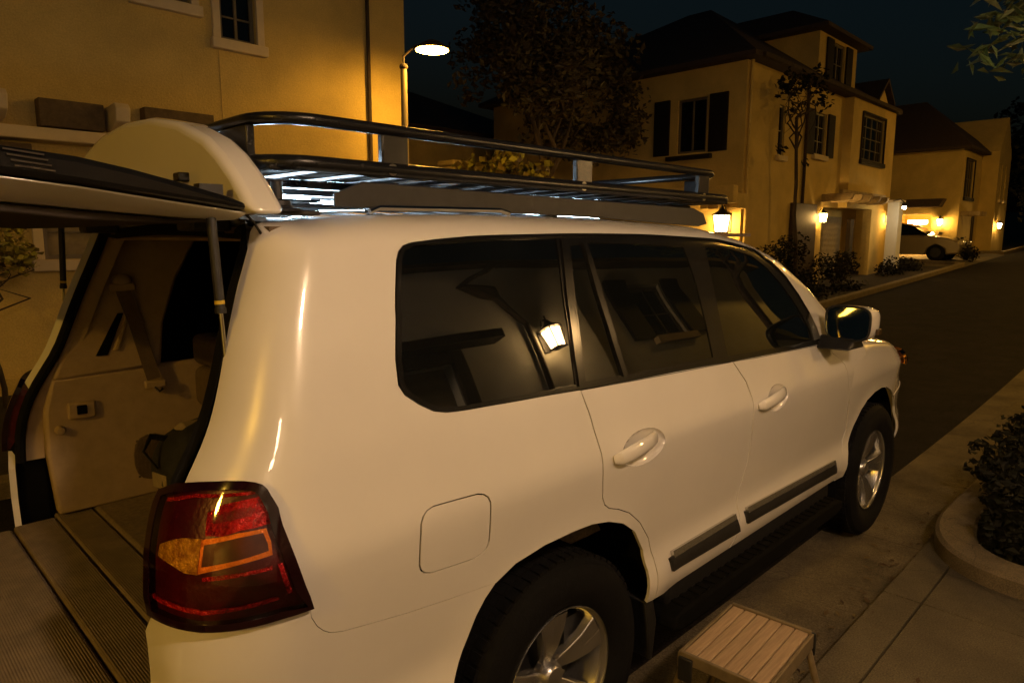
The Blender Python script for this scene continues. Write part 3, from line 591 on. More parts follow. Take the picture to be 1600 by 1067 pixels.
for sd in (-1,1):
    for x in (-.425,.375,1.19): post(x,sd*.667,.085,'x')
    for x in (-.425,.375,1.19): 
        MB().lathe([(0,0),(.016,0),(.016,.012),(0,.012)],(x-.02,sd*.692,1.962),'Y',12).build('rack_bolt',chrome,rack)
for y in (-.50,.0,.50): post(-.775,y,.15,'y'); post(1.44 if False else 1.40,y,.085,'y')
for k in range(17):
    x=-.74+k*.135; MB().bb((x-.03,-.655,1.942),(x+.03,.655,1.957)).build('deck_slat',rackm,rack,bevel=.004)
for y in (-.45,-.15,.15,.45): MB().bb((-.91,y-.02,1.918),(1.44,y+.02,1.940)).build('deck_bar',rackm,rack,bevel=.004)
for x in (-.45,.25,.95):
    for sd in (-1,1): MB().bb((x-.03,sd*.62-.02,1.855),(x+.03,sd*.62+.02,1.925)).build('rack_foot',rackm,rack,bevel=.005)
# side deflector plate beneath the rack
MB().prism([(-.60,1.862),(-.60,1.895),(-.515,1.930),(1.15,1.915),(1.235,1.895),(1.27,1.85),(1.2,1.838),(.4,1.862)],'Y',-.655,-.645).build('side_deflector',blackp,rack,bevel=.003)
MB().prism([(-.60,1.862),(-.60,1.895),(-.515,1.930),(1.15,1.915),(1.235,1.895),(1.27,1.85),(1.2,1.838),(.4,1.862)],'Y',.645,.655).build('side_deflector',blackp,rack,bevel=.003)
# LED strips under the deck (lit)
for (x0,x1,y) in ((-.74,-.48,-.30),(-.42,.30,-.10),(.45,1.25,-.05)):
    tr_=MB().bb((x0-.01,y-.06,1.888),(x1+.01,y+.06,1.8955)).build('led_shield',rackm,rack); MB().bb((x0,y-.018,1.898),(x1,y+.018,1.908)).build('led_strip',led,tr_)  # plate added below each strip to keep its light off the roof
lb=MB().bb((-.735,-.50,1.962),(-.705,.30,1.995)).build('work_light',blackp,rack,bevel=.004); MB().bb((-.7045,-.49,1.966),(-.700,.29,1.991)).build('led_panel',led,lb)
# antenna base on the roof
ab=MB(); ab.lathe([(0,.030),(.030,.028),(.036,.012),(.055,.008),(.06,0)],(-.755,-.655,1.845),'Z',20); ab.lathe([(0,.075),(.014,.074),(.014,.03)],(-.755,-.655,1.845),'Z',12); ab.bb((-.80,-.69,1.838),(-.66,-.62,1.850)); ab.build('antenna_mount',blackp,suv,bevel=.003)
# bag in the boot
bag=thing('duffel_bag','black nylon duffel bag lying on the cargo floor inside the SUV','bag',(-.52,.42,.765))
def mv(B): B.v=[(x+.06,y+.45,z) for x,y,z in B.v]; return B
B=MB(); B.grid(lambda u,v:(-.62+.17*math.copysign(abs(math.cos(2*PI*u))**.6,math.cos(2*PI*u))*math.sin(PI*v)**.5+.01*math.sin(14*u+9*v),-.02+.13*math.copysign(abs(math.sin(2*PI*u))**.6,math.sin(2*PI*u))*math.sin(PI*v)**.5,.765+.16*(1-math.cos(PI*v))*(1+.05*math.sin(11*u))),28,14); mv(B).build('bag_body',bagm,bag,smooth=True,angle=2)
B=MB(); B.prism(rounded([(-.15,1.00),(-.02,1.11),(.10,1.06),(.11,.98),(.0,.93)],1),'X',-.70,-.58); B.v=[(x,y-.02,z) for x,y,z in B.v]; mv(B).build('tan_flap',tan,bag,bevel=.01)
B=MB(); B.tube([(-.80,-.05,.95),(-.84,-.04,1.02),(-.80,0,1.06),(-.72,.02,1.03)],.012,8,flat=.4); mv(B).build('strap',bagm,bag,smooth=True)
B=MB(); B.box((-.795,-.05,.90),(.006,.09,.055),rz=.2); mv(B).build('name_tag',tan,bag,bevel=.002)
# ------------------------------------------------------------------ ground, street, kerbs
def xs(x0,x1):
    L=[x0]; 
    for x in list(np.arange(-60,12,1.))+list(np.arange(12,160,6.)):
        if x0+.2<x<x1-.2: L.append(float(x))
    return L+[x1]
def sheet(name,x0,x1,y0,y1,dz,m,thick=0,ny=1):
    X=xs(x0,x1); Y=[y0+(y1-y0)*j/ny for j in range(ny+1)]; b=MB(); n=len(Y)
    vs=[(x,y,zg(x)+dz) for x in X for y in Y]; fs=[(i*n+j,(i+1)*n+j,(i+1)*n+j+1,i*n+j+1) for i in range(len(X)-1) for j in range(ny)]
    b.add(vs,fs)
    if thick:
        k=len(vs)
        for j in (0,n-1):
            b.add([(x,Y[j],zg(x)+dz) for x in X]+[(x,Y[j],zg(x)+dz-thick) for x in X],[(i,i+1,len(X)+i+1,len(X)+i) for i in range(len(X)-1)])
        for x in (x0,x1): b.add([(x,y0,zg(x)+dz),(x,y1,zg(x)+dz),(x,y1,zg(x)+dz-thick),(x,y0,zg(x)+dz-thick)],[(0,1,2,3)])
    return structure(b.build(name,m))
sheet('ground',-60,160,-80,80,-.06,earth,ny=8)
sheet('road',-60,160,-.735,3.45,0,asph,ny=3)
sheet('gutter',-60,2.8,-1.30,-.737,.004,concg); sheet('gutter',2.806,9.0,-1.30,-.737,.004,concg); sheet('gutter',9.006,160,-1.30,-.737,.004,concg)
# driveway apron: a lip strip, then slabs with open joints
for x0,x1 in ((-8,-.93),(-.92,2.02),(2.03,2.9)): sheet('driveway_lip',x0,x1,-1.447,-1.285,.060,conc,thick=.09)
for x0,x1 in ((-8,-.93),(-.92,2.02),(2.03,2.62)):
    sheet('driveway',x0,x1,-2.75,-1.458,.060,conc,thick=.09); sheet('driveway',x0,x1,-4.25,-2.76,.060,conc,thick=.09)
def sweep(name,path,w,h,m,dz=0,r=.02):
    "kerb of width w, height h along a plan path"
    P=[Vector((x,y,0)) for x,y in path]; b=MB(); prof=[(-w/2,-.1),(-w/2,h-r),(-w/2+r,h),(w/2-r,h),(w/2,h-r),(w/2,-.1)]; rings=[]
    for i,p in enumerate(P):
        t=(P[min(i+1,len(P)-1)]-P[max(i-1,0)]).normalized(); nn=Vector((-t.y,t.x,0))
        rings.append([p+nn*a+Vector((0,0,zg(p.x)+dz+z)) for a,z in prof])
    k=len(prof); b.add([v for q in rings for v in q],[(i*k+j,i*k+j+1,(i+1)*k+j+1,(i+1)*k+j) for i in range(len(P)-1) for j in range(k-1)]+[tuple(range(k)),tuple((len(P)-1)*k+j for j in range(k))])
    return structure(b.build(name,m,smooth=True,angle=.5))
def crv(P,n=8): return [tuple(p) for p in _cr(P,n)]
sweep('kerb',crv([(40,-1.40),(12,-1.40),(6,-1.39),(4,-1.385),(3.4,-1.37),(3.0,-1.38),(2.72,-1.455),(2.56,-1.60),(2.50,-1.80),(2.47,-2.3),(2.46,-3.2),(2.46,-4.2)]),.20,.16,kerbm)
def bed(u,v):
    x=2.50+37.5*u**2.2; d=max(0,x-2.50)/.5
    return (x,-4.2+2.74*min(1,d)**.35*v,zg(x)+.12+.03*math.sin(7*x+3*v)*math.sin(5*v+x))
structure(MB().grid(bed,60,8).build('planter_bed',soil,smooth=True))
sweep('far_kerb',crv([(-40,3.55),(0,3.55),(12,3.55),(25,3.55),(26.5,3.9),(27,5)]),.16,.13,kerbm)
sweep('far_kerb',crv([(33.0,4.4),(33.5,3.7),(35,3.55),(60,3.55)]),.16,.13,kerbm)
sheet('planting_strip',-40,24.6,3.63,6.8,.10,soil,ny=2)
sheet('side_court',24.7,33,3.4,30,.012,conc,ny=2)
# ------------------------------------------------------------------ foliage
def leaves(cs,n,size,rng,spread=1.,asp=.55,droop=.25):
    "cs: list of (centre, radius) clumps; returns a mesh builder full of folded leaves"
    b=MB(); tot=sum(r**2 for c,r in cs)
    for c,r in cs:
        m=max(3,int(n*r*r/tot))
        for _ in range(m):
            d=Vector((rng.gauss(0,1),rng.gauss(0,1),rng.gauss(0,1))); d.normalize(); d*=r*(rng.random()**.45)
            p=Vector(c)+d; s=size*(.65+.7*rng.random())
            a=Vector((rng.gauss(0,1),rng.gauss(0,1),rng.gauss(0,.6)-droop)).normalized(); e=Vector((rng.gauss(0,1),rng.gauss(0,1),rng.gauss(0,1))); w=a.cross(e).normalized(); nn=a.cross(w)
            A=p-a*s*.5; B_=p+a*s*.5; L=p+w*s*asp*.5+nn*s*.12-a*s*.05; R=p-w*s*asp*.5+nn*s*.12-a*s*.05
            b.add([A,L,B_,R],[(0,1,2),(0,2,3)])
    return b
def limbs(b,base,top,r0,r1,rng,wob=.06,n=7):
    base,top=Vector(base),Vector(top); P=[]
    for i in range(n):
        t=i/(n-1); P.append(base.lerp(top,t)+Vector((rng.gauss(0,wob),rng.gauss(0,wob),0))*(1 if 0<i<n-1 else 0))
    b.tube(P,[r0+(r1-r0)*i/(n-1) for i in range(n)],9); return P
def tree(name,label,cat,base,trunk_top,clumps,nleaf,size,lm,bm,r0=.10,seed=1,group=None,branches=7,asp=.55):
    rng=random.Random(seed); base=Vector(base); t=thing(name,label,cat,base,group); b=MB()
    P=limbs(b,base-Vector((0,0,.1)),trunk_top,r0,r0*.62,rng,.03)
    rr=sorted(clumps,key=lambda c:-c[1])[:branches*2]
    for i in range(min(branches,len(rr))):
        c=rr[i][0]; st=Vector(P[-1]) if i%2 else Vector(P[-2]); Q=limbs(b,st,c,r0*.45,r0*.10,rng,.08,6)
        for k in range(2):
            c2=rr[(i+branches+k)%len(rr)][0]; limbs(b,Q[3],Vector(Q[3]).lerp(Vector(c2),.6),r0*.2,r0*.05,rng,.06,5)
    b.build('trunk',bm,t,smooth=True,angle=1.2,fix=False)
    leaves(clumps,nleaf,size,rng,asp=asp).build('crown',lm,t,fix=False)
    return t
def blob(c,rad,n,r,rng,zs=1.):
    L=[]
    for _ in range(n):
        d=Vector((rng.gauss(0,1),rng.gauss(0,1),rng.gauss(0,1))).normalized()*(rng.random()**.4)
        L.append((Vector(c)+Vector((d.x*rad[0],d.y*rad[1],d.z*rad[2])),r*(.6+.8*rng.random())))
    return L
R1=random.Random(11)
tree('street_tree','dark leafy street tree seen above the roof rack beside the lit street lamp','tree',(9.15,7.5,.2),(9.12,7.5,3.35),blob((9.5,7.4,5.9),(2.6,1.9,2.2),34,.62,R1)+blob((8.0,7.0,4.7),(1.4,1.2,.7),9,.45,R1)+blob((11.4,7.6,4.5),(1.2,1.0,.8),8,.42,R1)+blob((7.9,7.4,5.9),(1.1,1.0,1.0),12,.45,R1),9500,.16,leafA,bark,.12,3)
tree('slender_tree','thin young tree with a bare forked trunk in front of the two storey house','tree',(14.2,4.35,.35),(13.75,4.3,4.4),blob((14.05,4.3,5.05),(.75,.5,.42),9,.24,R1)+[(Vector((13.0,4.3,3.65)),.15),(Vector((14.6,4.35,3.5)),.13)],330,.13,leafC,barkd,.052,5)
tree('lamplit_tree','small round leafed tree glowing yellow under the street lamp','tree',(7.9,7.2,.1),(7.9,7.2,1.8),blob((7.85,7.15,2.85),(1.0,.7,.75),16,.34,R1),1150,.17,leafB,bark,.06,7,asp=.8)
tree('leafy_shrub','leafy dark shrub against the left house wall below its white window','shrub',(-.38,6.1,0),(-.38,6.1,1.1),blob((-.35,6.1,1.72),(.36,.3,.42),11,.19,R1),800,.085,leafB,barkd,.03,9,asp=.75)
tree('overhanging_tree','tree whose narrow green leaves hang into the top right corner','tree',(5.9,-3.0,.09),(5.7,-2.7,3.2),[(Vector(p),r) for p,r in (((3.98,-1.03,3.02),.16),((4.2,-1.1,3.28),.2),((4.5,-1.15,3.12),.25),((4.55,-1.2,3.5),.3),((4.9,-1.3,3.3),.32),((5.0,-1.35,3.05),.18),((5.2,-1.5,3.6),.42),((5.5,-1.8,3.5),.5),((5.9,-2.3,3.8),.6),((5.4,-2.5,4.1),.7),((6.3,-2.9,3.9),.7),((4.6,-1.4,3.9),.4))],1500,.15,leafD,barkd,.07,13,asp=.26)
for i,(c,rad,n,lab) in enumerate((((38,2.2,5.2),(1.7,1.9,4.6),30,'tall dark conifer at the right end of the street'),((45,6.2,5.6),(2.0,1.6,3.8),24,'broad dark tree behind the far garage house'),((50,11.0,5.0),(3.0,2.4,3.0),22,'low rounded dark tree at the skyline left of the far gable'),((33,-2.6,4.0),(1.8,1.4,3.6),22,'dark tree on the near kerb at the right edge'))):
    tree('background_tree',lab,'tree',(c[0],c[1],zg(c[0])),(c[0],c[1],zg(c[0])+3),blob(c,rad,n,.75,R1),1700,.34,leafE,barkd,.16,20+i,'dark trees at the end of the street')
def shrub(name,lab,cat,c,rad,n,cr,nl,size,lm,seed,group=None,asp=.5):
    rng=random.Random(seed); t=thing(name,lab,cat,(c[0],c[1],zg(c[0])+.08),group); z0=zg(c[0])+.08
    b=MB(); cl=blob(c,rad,n,cr,rng)
    for q,r in cl[:9]: limbs(b,(c[0]+rng.gauss(0,.06),c[1]+rng.gauss(0,.06),z0-.02),q,.018,.006,rng,.02,5)
    b.build('stems',barkd,t,fix=False); leaves(cl,nl,size,rng,asp=asp).build('foliage',lm,t,fix=False); return t
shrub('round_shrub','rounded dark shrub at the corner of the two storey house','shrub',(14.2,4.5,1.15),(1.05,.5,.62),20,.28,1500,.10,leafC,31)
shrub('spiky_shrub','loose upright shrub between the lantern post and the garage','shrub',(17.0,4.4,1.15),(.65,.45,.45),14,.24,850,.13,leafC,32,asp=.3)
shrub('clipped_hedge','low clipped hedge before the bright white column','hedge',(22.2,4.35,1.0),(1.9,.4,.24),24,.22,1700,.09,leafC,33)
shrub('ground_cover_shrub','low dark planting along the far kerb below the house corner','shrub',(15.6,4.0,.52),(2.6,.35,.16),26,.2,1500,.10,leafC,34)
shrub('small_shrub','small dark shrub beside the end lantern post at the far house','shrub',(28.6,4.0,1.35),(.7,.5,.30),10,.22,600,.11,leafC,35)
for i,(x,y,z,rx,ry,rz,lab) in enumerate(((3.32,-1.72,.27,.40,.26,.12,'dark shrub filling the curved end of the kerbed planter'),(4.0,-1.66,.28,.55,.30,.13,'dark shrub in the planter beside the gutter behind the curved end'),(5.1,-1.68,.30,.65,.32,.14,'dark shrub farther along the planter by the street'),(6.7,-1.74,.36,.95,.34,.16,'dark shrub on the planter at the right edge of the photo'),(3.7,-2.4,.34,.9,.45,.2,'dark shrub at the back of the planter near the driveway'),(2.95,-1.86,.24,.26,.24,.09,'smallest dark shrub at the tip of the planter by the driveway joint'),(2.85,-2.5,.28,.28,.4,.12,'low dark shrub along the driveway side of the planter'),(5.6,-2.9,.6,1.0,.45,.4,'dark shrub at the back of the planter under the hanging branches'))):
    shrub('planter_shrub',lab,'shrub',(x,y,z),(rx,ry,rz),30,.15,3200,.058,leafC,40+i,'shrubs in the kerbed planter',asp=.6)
rng_=random.Random(77); LT=MB()
for _ in range(230):
    x=rng_.uniform(.2,9); y=rng_.choice((-1.25-abs(rng_.gauss(0,.10))*-1, -1.22+rng_.gauss(0,.06), rng_.uniform(-3.6,-1.5)))
    if y<-1.29 and x>2.3: y=-1.20+rng_.gauss(0,.05)
    z=zg(x)+(.067 if y<-1.285 else .010); a=rng_.uniform(0,6.3); s=rng_.uniform(.012,.030); d=Vector((math.cos(a),math.sin(a),0)); w=Vector((-d.y,d.x,0))
    LT.add([Vector((x,y,z))-d*s,Vector((x,y,z+.006))+w*s*.45,Vector((x,y,z+rng_.uniform(0,.008)))+d*s,Vector((x,y,z+.004))-w*s*.45],[(0,1,2),(0,2,3)])
tag(LT.build('leaf_litter',mat('dry_fallen_leaf',(.075,.045,.018),.8,island=.6),fix=False),kind='stuff')
# ------------------------------------------------------------------ houses
def wall(root,name,ax,at,u0,u1,z0,z1,th,m,holes=()):
    "vertical wall with rectangular openings; ax 'X' = plane x=at (u is y), 'Y' = plane y=at (u is x); thickness goes to the far side"
    U=sorted({u0,u1,*[h[0] for h in holes],*[h[1] for h in holes]}); Z=sorted({z0,z1,*[h[2] for h in holes],*[h[3] for h in holes]}); b=MB()
    def solid(i,j):
        if i<0 or j<0 or i>=len(U)-1 or j>=len(Z)-1: return False
        u=(U[i]+U[i+1])/2; z=(Z[j]+Z[j+1])/2
        return not any(h[0]<u<h[1] and h[2]<z<h[3] for h in holes)
    P=lambda u,z,t:(at+t,u,z) if ax=='X' else (u,at+t,z)
    for i in range(len(U)-1):
        for j in range(len(Z)-1):
            if not solid(i,j): continue
            a,c,d,e=U[i],U[i+1],Z[j],Z[j+1]
            for t in (0,th): b.add([P(a,d,t),P(c,d,t),P(c,e,t),P(a,e,t)],[(0,1,2,3)])
            if not solid(i-1,j): b.add([P(a,d,0),P(a,e,0),P(a,e,th),P(a,d,th)],[(0,1,2,3)])
            if not solid(i+1,j): b.add([P(c,d,0),P(c,e,0),P(c,e,th),P(c,d,th)],[(0,1,2,3)])
            if not solid(i,j-1): b.add([P(a,d,0),P(c,d,0),P(c,d,th),P(a,d,th)],[(0,1,2,3)])
            if not solid(i,j+1): b.add([P(a,e,0),P(c,e,0),P(c,e,th),P(a,e,th)],[(0,1,2,3)])
    return b.build(name,m,root)
def pbox(ax,at,u0,u1,z0,z1,t0,t1):
    return ((at+t0,u0,z0),(at+t1,u1,z1)) if ax=='X' else ((u0,at+t0,z0),(u1,at+t1,z1))
def window(root,ax,at,u0,u1,z0,z1,fw=.05,trim=0,mull=(1,1),shut=None,sill=True,glass=None,trimm=None,sdir=1):
    "framed window set into its opening; sdir: side the wall thickness goes to (+1) so the outside is at -sdir"
    b=MB(); s=sdir; T=lambda a,c,e,f,t0,t1:b.bb(*pbox(ax,at,a,c,e,f,s*t0,s*t1))
    T(u0,u0+fw,z0,z1,.05,.11); T(u1-fw,u1,z0,z1,.05,.11); T(u0+fw,u1-fw,z1-fw,z1,.05,.11); T(u0+fw,u1-fw,z0,z0+fw,.05,.11)
    for k in range(1,mull[0]+1):
        u=u0+(u1-u0)*k/(mull[0]+1); T(u-.018,u+.018,z0+fw,z1-fw,.055,.1)
    for k in range(1,mull[1]+1):
        z=z0+(z1-z0)*k/(mull[1]+1); T(u0+fw,u1-fw,z-.011,z+.011,.062,.092)
    w=b.build('window',wframe,root,bevel=.004)
    MB().bb(*pbox(ax,at,u0+.01,u1-.01,z0+.01,z1-.01,s*.085,s*.095)).build('pane',glass or pane,w)
    if trim:
        b=MB(); t=trim
        for a,c,e,f in ((u0-t,u0-.003,z0,z1+t),(u1+.003,u1+t,z0,z1+t),(u0-.003,u1+.003,z1+.003,z1+t)): b.bb(*pbox(ax,at,a,c,e,f,-s*.045,s*.06))
        b.build('frame_trim',trimm or trimw,w,bevel=.008)
    if sill:
        t=max(trim,.06); MB().bb(*pbox(ax,at,u0-t-.03,u1+t+.03,z0-.13,z0-.003,-s*.085,s*.06)).build('sill',trimm or trimw,w,bevel=.012)
    if shut:
        for a,c in shut: MB().bb(*pbox(ax,at,a,c,z0-.02,z1+.03,-s*.05,-s*.004)).build('shutter',shutter,root,bevel=.006)
    return w
def lantern(root,c,out,gl=None,sc=1.):
    "wall lantern: bracket, caged glass box, hip cap; out = unit direction away from the wall"
    c=Vector(c); o=Vector(out); p=c+o*.17*sc; b=MB()
    b.box(c+o*.012,(.03 if abs(o.x)>.5 else .11*sc,.11*sc if abs(o.x)>.5 else .03,.24*sc)); b.tube([c+Vector((0,0,.08*sc)),c+o*.1*sc+Vector((0,0,.22*sc)),p+Vector((0,0,.20*sc))],.010*sc,8)
    for sx in (-1,1):
        for sy in (-1,1): b.tube([p+Vector((sx*.058*sc,sy*.058*sc,-.12*sc)),p+Vector((sx*.082*sc,sy*.082*sc,.10*sc))],.0075*sc,6)
    for dx,dy in ((1,0),(-1,0),(0,1),(0,-1)): b.tube([p+Vector((dx*.055*sc,dy*.055*sc,-.12*sc)),p+Vector((dx*.078*sc,dy*.078*sc,.10*sc))],.005*sc,5)
    b.box(p+Vector((0,0,-.13*sc)),(.135*sc,.135*sc,.02*sc)); b.lathe([(0,.20*sc),(.02*sc,.195*sc),(.05*sc,.15*sc),(.128*sc,.105*sc),(.128*sc,.095*sc),(0,.095*sc)],tuple(p),'Z',4 if False else 16); b.tube([p+Vector((0,0,.19*sc)),p+Vector((0,0,.24*sc))],.012*sc,8)
    l=b.build('wall_lantern',blackp,root)
    g=MB(); q=[(.052,-.115),(.074,.09)]
    vs=[p+Vector((sx*r*sc,sy*r*sc,z*sc)) for r,z in q for sx,sy in ((-1,-1),(1,-1),(1,1),(-1,1))]
    g.add(vs,[(0,1,2,3),(7,6,5,4),(0,1,5,4),(1,2,6,5),(2,3,7,6),(3,0,4,7)]); g.build('lantern_glass',gl or warm,l)
    return l
def roof_hip(root,x0,x1,y0,y1,z,h,ov=.35,ridge='Y',m=None,inset_=None,th=.10,name='roof'):
    a0,a1,b0,b1=x0-ov,x1+ov,y0-ov,y1+ov
    i=inset_ if inset_ is not None else min(a1-a0,b1-b0)/2
    if ridge=='X': r0,r1=(a0+i,(b0+b1)/2,z+h),(a1-i,(b0+b1)/2,z+h)
    else: r0,r1=((a0+a1)/2,b0+i,z+h),((a0+a1)/2,b1-i,z+h)
    b=MB(); C_=[(a0,b0,z),(a1,b0,z),(a1,b1,z),(a0,b1,z)]; D=[(x,y,q-th) for x,y,q in C_]
    f=[(3,0,8,9)[::1]] 
    if ridge=='X': fs=[(0,1,9,8),(1,2,9),(2,3,8,9),(3,0,8)]
    else: fs=[(0,1,8),(1,2,9,8),(2,3,9),(3,0,8,9)]
    b.add(C_+D+[r0,r1],fs+[(4,5,6,7)]+[(k,(k+1)%4,4+(k+1)%4,4+k) for k in range(4)])
    return b.build(name,m or tile,root)
def downpipe(root,x,y,z0,z1,m=None,r=.04): return MB().tube([(x,y,z1),(x,y,z0)],r,10).build('downpipe',m or stucco2,root,smooth=True)
# left house across the road
H=thing('house','tall cream stucco house on the left lit orange by the street lamp','house',(-2,6.8,0))
hl_=[(2.33,2.80,4.26,5.45),(1.42,1.98,4.58,5.7),(-2.6,-1.7,4.3,5.5),(.24,1.35,1.55,2.45),(-3.4,-2.0,1.4,2.5)]
wall(H,'wall','Y',6.8,-14,5.18,-.1,7.2,.22,stucco,hl_)
wall(H,'side_wall','X',5.177,7.02,16,-.1,7.2,-.22,stucco)
for (u0,u1,z0,z1) in hl_[:3]: window(H,'Y',6.8,u0,u1,z0,z1,trim=.10,mull=(1,3))
window(H,'Y',6.8,.24,1.35,1.55,2.45,trim=.10,mull=(1,2),glass=blinds)
window(H,'Y',6.8,-3.4,-2.0,1.4,2.5,trim=.10,mull=(1,2))
MB().tube([(4.49,6.75,7.1),(4.49,6.75,.2)],.028,10).build('downpipe',barkd,H,smooth=True)
MB().bb((2.300,6.792,.1),(2.314,6.806,7.1)).build('control_joint',stucco2,H)
# timber and plaster beam ends over the garage, dark boxes stand for the shaded recess
for x in (-.10,1.02): 
    MB().prism([(6.80,2.98),(6.80,3.24),(6.42,3.26),(6.36,3.20),(6.40,3.06),(6.55,2.99)],'X',x-.075,x+.075).build('corbel',trimw,H,bevel=.012)
MB().bb((.28,6.62,2.96),(.90,6.796,3.25)).build('recess_box',mat('dark_box_brown',(.11,.075,.035),.8,var=.3,vscale=12),H,bevel=.01)
MB().bb((-1.4,6.50,2.80),(1.5,6.796,2.93)).build('ledge',trimw,H,bevel=.015)
MB().bb((1.32,6.62,3.03),(2.12,6.796,3.29)).build('recess_box',MATS['dark_box_brown'],H,bevel=.01)
MB().bb((-1.5,6.58,2.42),(.18,6.796,2.76)).build('garage_canopy',MATS['dark_box_brown'],H,bevel=.01)
MB().bb((-14,6.76,-.1),(5.18,6.797,.28)).build('plinth',stucco2,H)
roof_hip(H,-14,5.18,6.8,16,7.2,2.4,ridge='X')
# two storey house ahead
z1=zg(18)-.3
A=thing('house','two storey tan house with shuttered windows and a roof tower up the street','house',(17.6,9,z1))
hw=[(6.03,6.78,3.76,4.97)]
wall(A,'wall','X',13,5.302,13,z1,5.66,.2,stucco2,hw)
window(A,'X',13,6.03,6.78,3.76,4.97,mull=(1,0),shut=[(5.50,5.95),(6.98,7.40)],sill=False)
MB().bb((12.86,5.85,3.60),(12.996,7.0,3.70)).build('window_ledge',shutter,A,bevel=.01)
hs_=[(14.66,15.0,3.75,4.9),(16.75,17.5,3.95,5.0),(17.6,20.7,z1,2.66)]
wall(A,'wall','Y',5.1,13,18.7,z1,5.66,.2,stucco2,[h for h in hs_[:2]]+[(17.6,18.7,z1,2.66)])
window(A,'Y',5.1,14.66,15.0,3.75,4.9,mull=(0,1)); window(A,'Y',5.1,16.75,17.5,3.95,5.0,mull=(1,2),shut=[(16.25,16.68),(17.57,18.0)])
wall(A,'wall','Y',4.86,18.703,22.3,z1,5.72,.24,stucco2,[(19.45,21.3,4.02,5.26),(18.7,20.75,z1,2.66)])
window(A,'Y',4.86,19.45,21.3,4.02,5.26,mull=(3,3),sill=True,trim=.06,trimm=shutter)
wall(A,'side_wall','X',22.297,5.102,13,z1,5.72,-.2,stucco2)
downpipe(A,16.15,5.05,.6,5.6,barkd); downpipe(A,13.1,5.04,.6,5.6,stucco2)
roof_hip(A,13,22.3,5.1,13,5.70,2.7,ov=.32,ridge='Y',inset_=3.9)
MB().bb((13,4.70,5.60),(22.3,4.78,5.70)).build('gutter',barkd,A,bevel=.01)
# roof tower with its own gable
wall(A,'tower_wall','Y',5.25,17.1,19.75,5.75,7.15,.18,stucco2,[(18.05,18.85,5.95,6.95)])
window(A,'Y',5.25,18.05,18.85,5.95,6.95,mull=(1,1),shut=[(17.55,17.98),(18.92,19.35)],sill=False)
wall(A,'tower_wall','X',17.103,5.432,9,5.75,7.15,.18,stucco2); wall(A,'tower_wall','X',19.747,5.432,9,5.75,7.15,-.18,stucco2)
roof_hip(A,17.1,19.75,5.25,9.5,7.15,.95,ov=.32,ridge='Y',name='tower_roof')
MB().prism([(20.5,5.78),(21.6,5.78),(21.05,6.25)],'Y',4.9,7.5).build('gable_dormer',stucco2,A); 
MB().add([(20.35,4.75,5.72),(21.05,4.75,6.34),(21.05,7.5,6.34),(20.35,7.5,5.72),(21.75,4.75,5.72),(21.75,7.5,5.72),(20.35,4.75,5.80),(21.05,4.75,6.42),(21.05,7.5,6.42),(20.35,7.5,5.80),(21.75,4.75,5.80),(21.75,7.5,5.80)],[(0,1,2,3),(1,4,5,2),(6,7,8,9),(7,10,11,8),(0,1,7,6),(1,4,10,7)]).build('dormer_roof',tile,A)
# garage recess, pergola beams and lit column
wall(A,'garage_back','Y',5.75,17.61,22.2,z1,2.9,.1,stucco2); MB().bb((18.0,5.62,z1),(20.5,5.74,2.45)).build('garage_door',garage,A,bevel=.01)
wall(A,'garage_side','X',17.6,5.302,5.75,z1,2.9,-.1,stucco2)
for x in (17.55,18.25,18.95,19.65,20.3): MB().prism([(4.30,2.93),(4.34,2.83),(4.45,2.78),(5.1,2.78),(5.1,2.98),(4.30,2.98)],'X',x-.06,x+.06).build('pergola_beam',mat('weathered_timber',(.38,.29,.16),.85,var=.25,vscale=10),A,bevel=.01)
MB().bb((17.3,4.48,2.985),(20.7,4.58,3.06)).build('pergola_rail',MATS['weathered_timber'],A,bevel=.008)
MB().bb((19.35,4.95,z1),(19.62,5.06,2.36)).build('door_frame',barkd,A)
MB().bb((15.55,4.98,z1),(16.95,5.095,2.68)).build('entry_door',mat('dark_stained_door',(.05,.03,.018),.6,var=.3,vscale=9),A,bevel=.01)
lantern(A,(17.25,5.1,2.36),(0,-1,0),amber); lantern(A,(22.05,4.86,2.42),(0,-1,0),amber)
# pergola and big lantern on the west face (by the front corner)
for y in (5.05,5.75): MB().bb((12.55,y-.10,2.45),(12.995,y+.10,2.78)).build('corbel',stucco2,A,bevel=.02)
MB().bb((12.35,4.95,2.55),(12.55,6.5,2.93)).build('pergola_beam',stucco2,A,bevel=.02)
MB().bb((12.62,5.95,2.60),(12.99,6.25,2.97)).build('corbel',stucco2,A,bevel=.02)
lantern(A,(13,5.40,2.15),(-1,0,0),glow('large_amber_lantern',(1.0,.55,.14),75),1.7)
# bright porch column of the garage, with its own downlight
pc=thing('porch_column','bright white square column lit from above beside the garage','column',(21.6,4.1,zg(21.6)))
MB().bb((21.35,4.30,zg(21)-.1),(21.75,4.62,2.88)).build('shaft',mat('white_render',(.80,.78,.70),.8,var=.04,vscale=6),pc,bevel=.01)
MB().bb((21.30,4.25,2.883),(21.80,4.67,2.96)).build('capital',trimw,pc,bevel=.01)
fl=MB(); fl.lathe([(.07,0),(.07,.10),(0,.12)],(20.6,3.95,2.72),'Z',16); MB_=fl.build('spot_shade',blackp,pc)
MB().tube([(20.6,3.95,2.83),(20.9,4.15,2.95),(21.30,4.45,2.92)],.014,8).build('spot_arm',blackp,pc)
MB().ball((20.6,3.95,2.70),.055,12,8).build('spot_bulb',glow('porch_bulb',(1,.80,.5),150),pc)
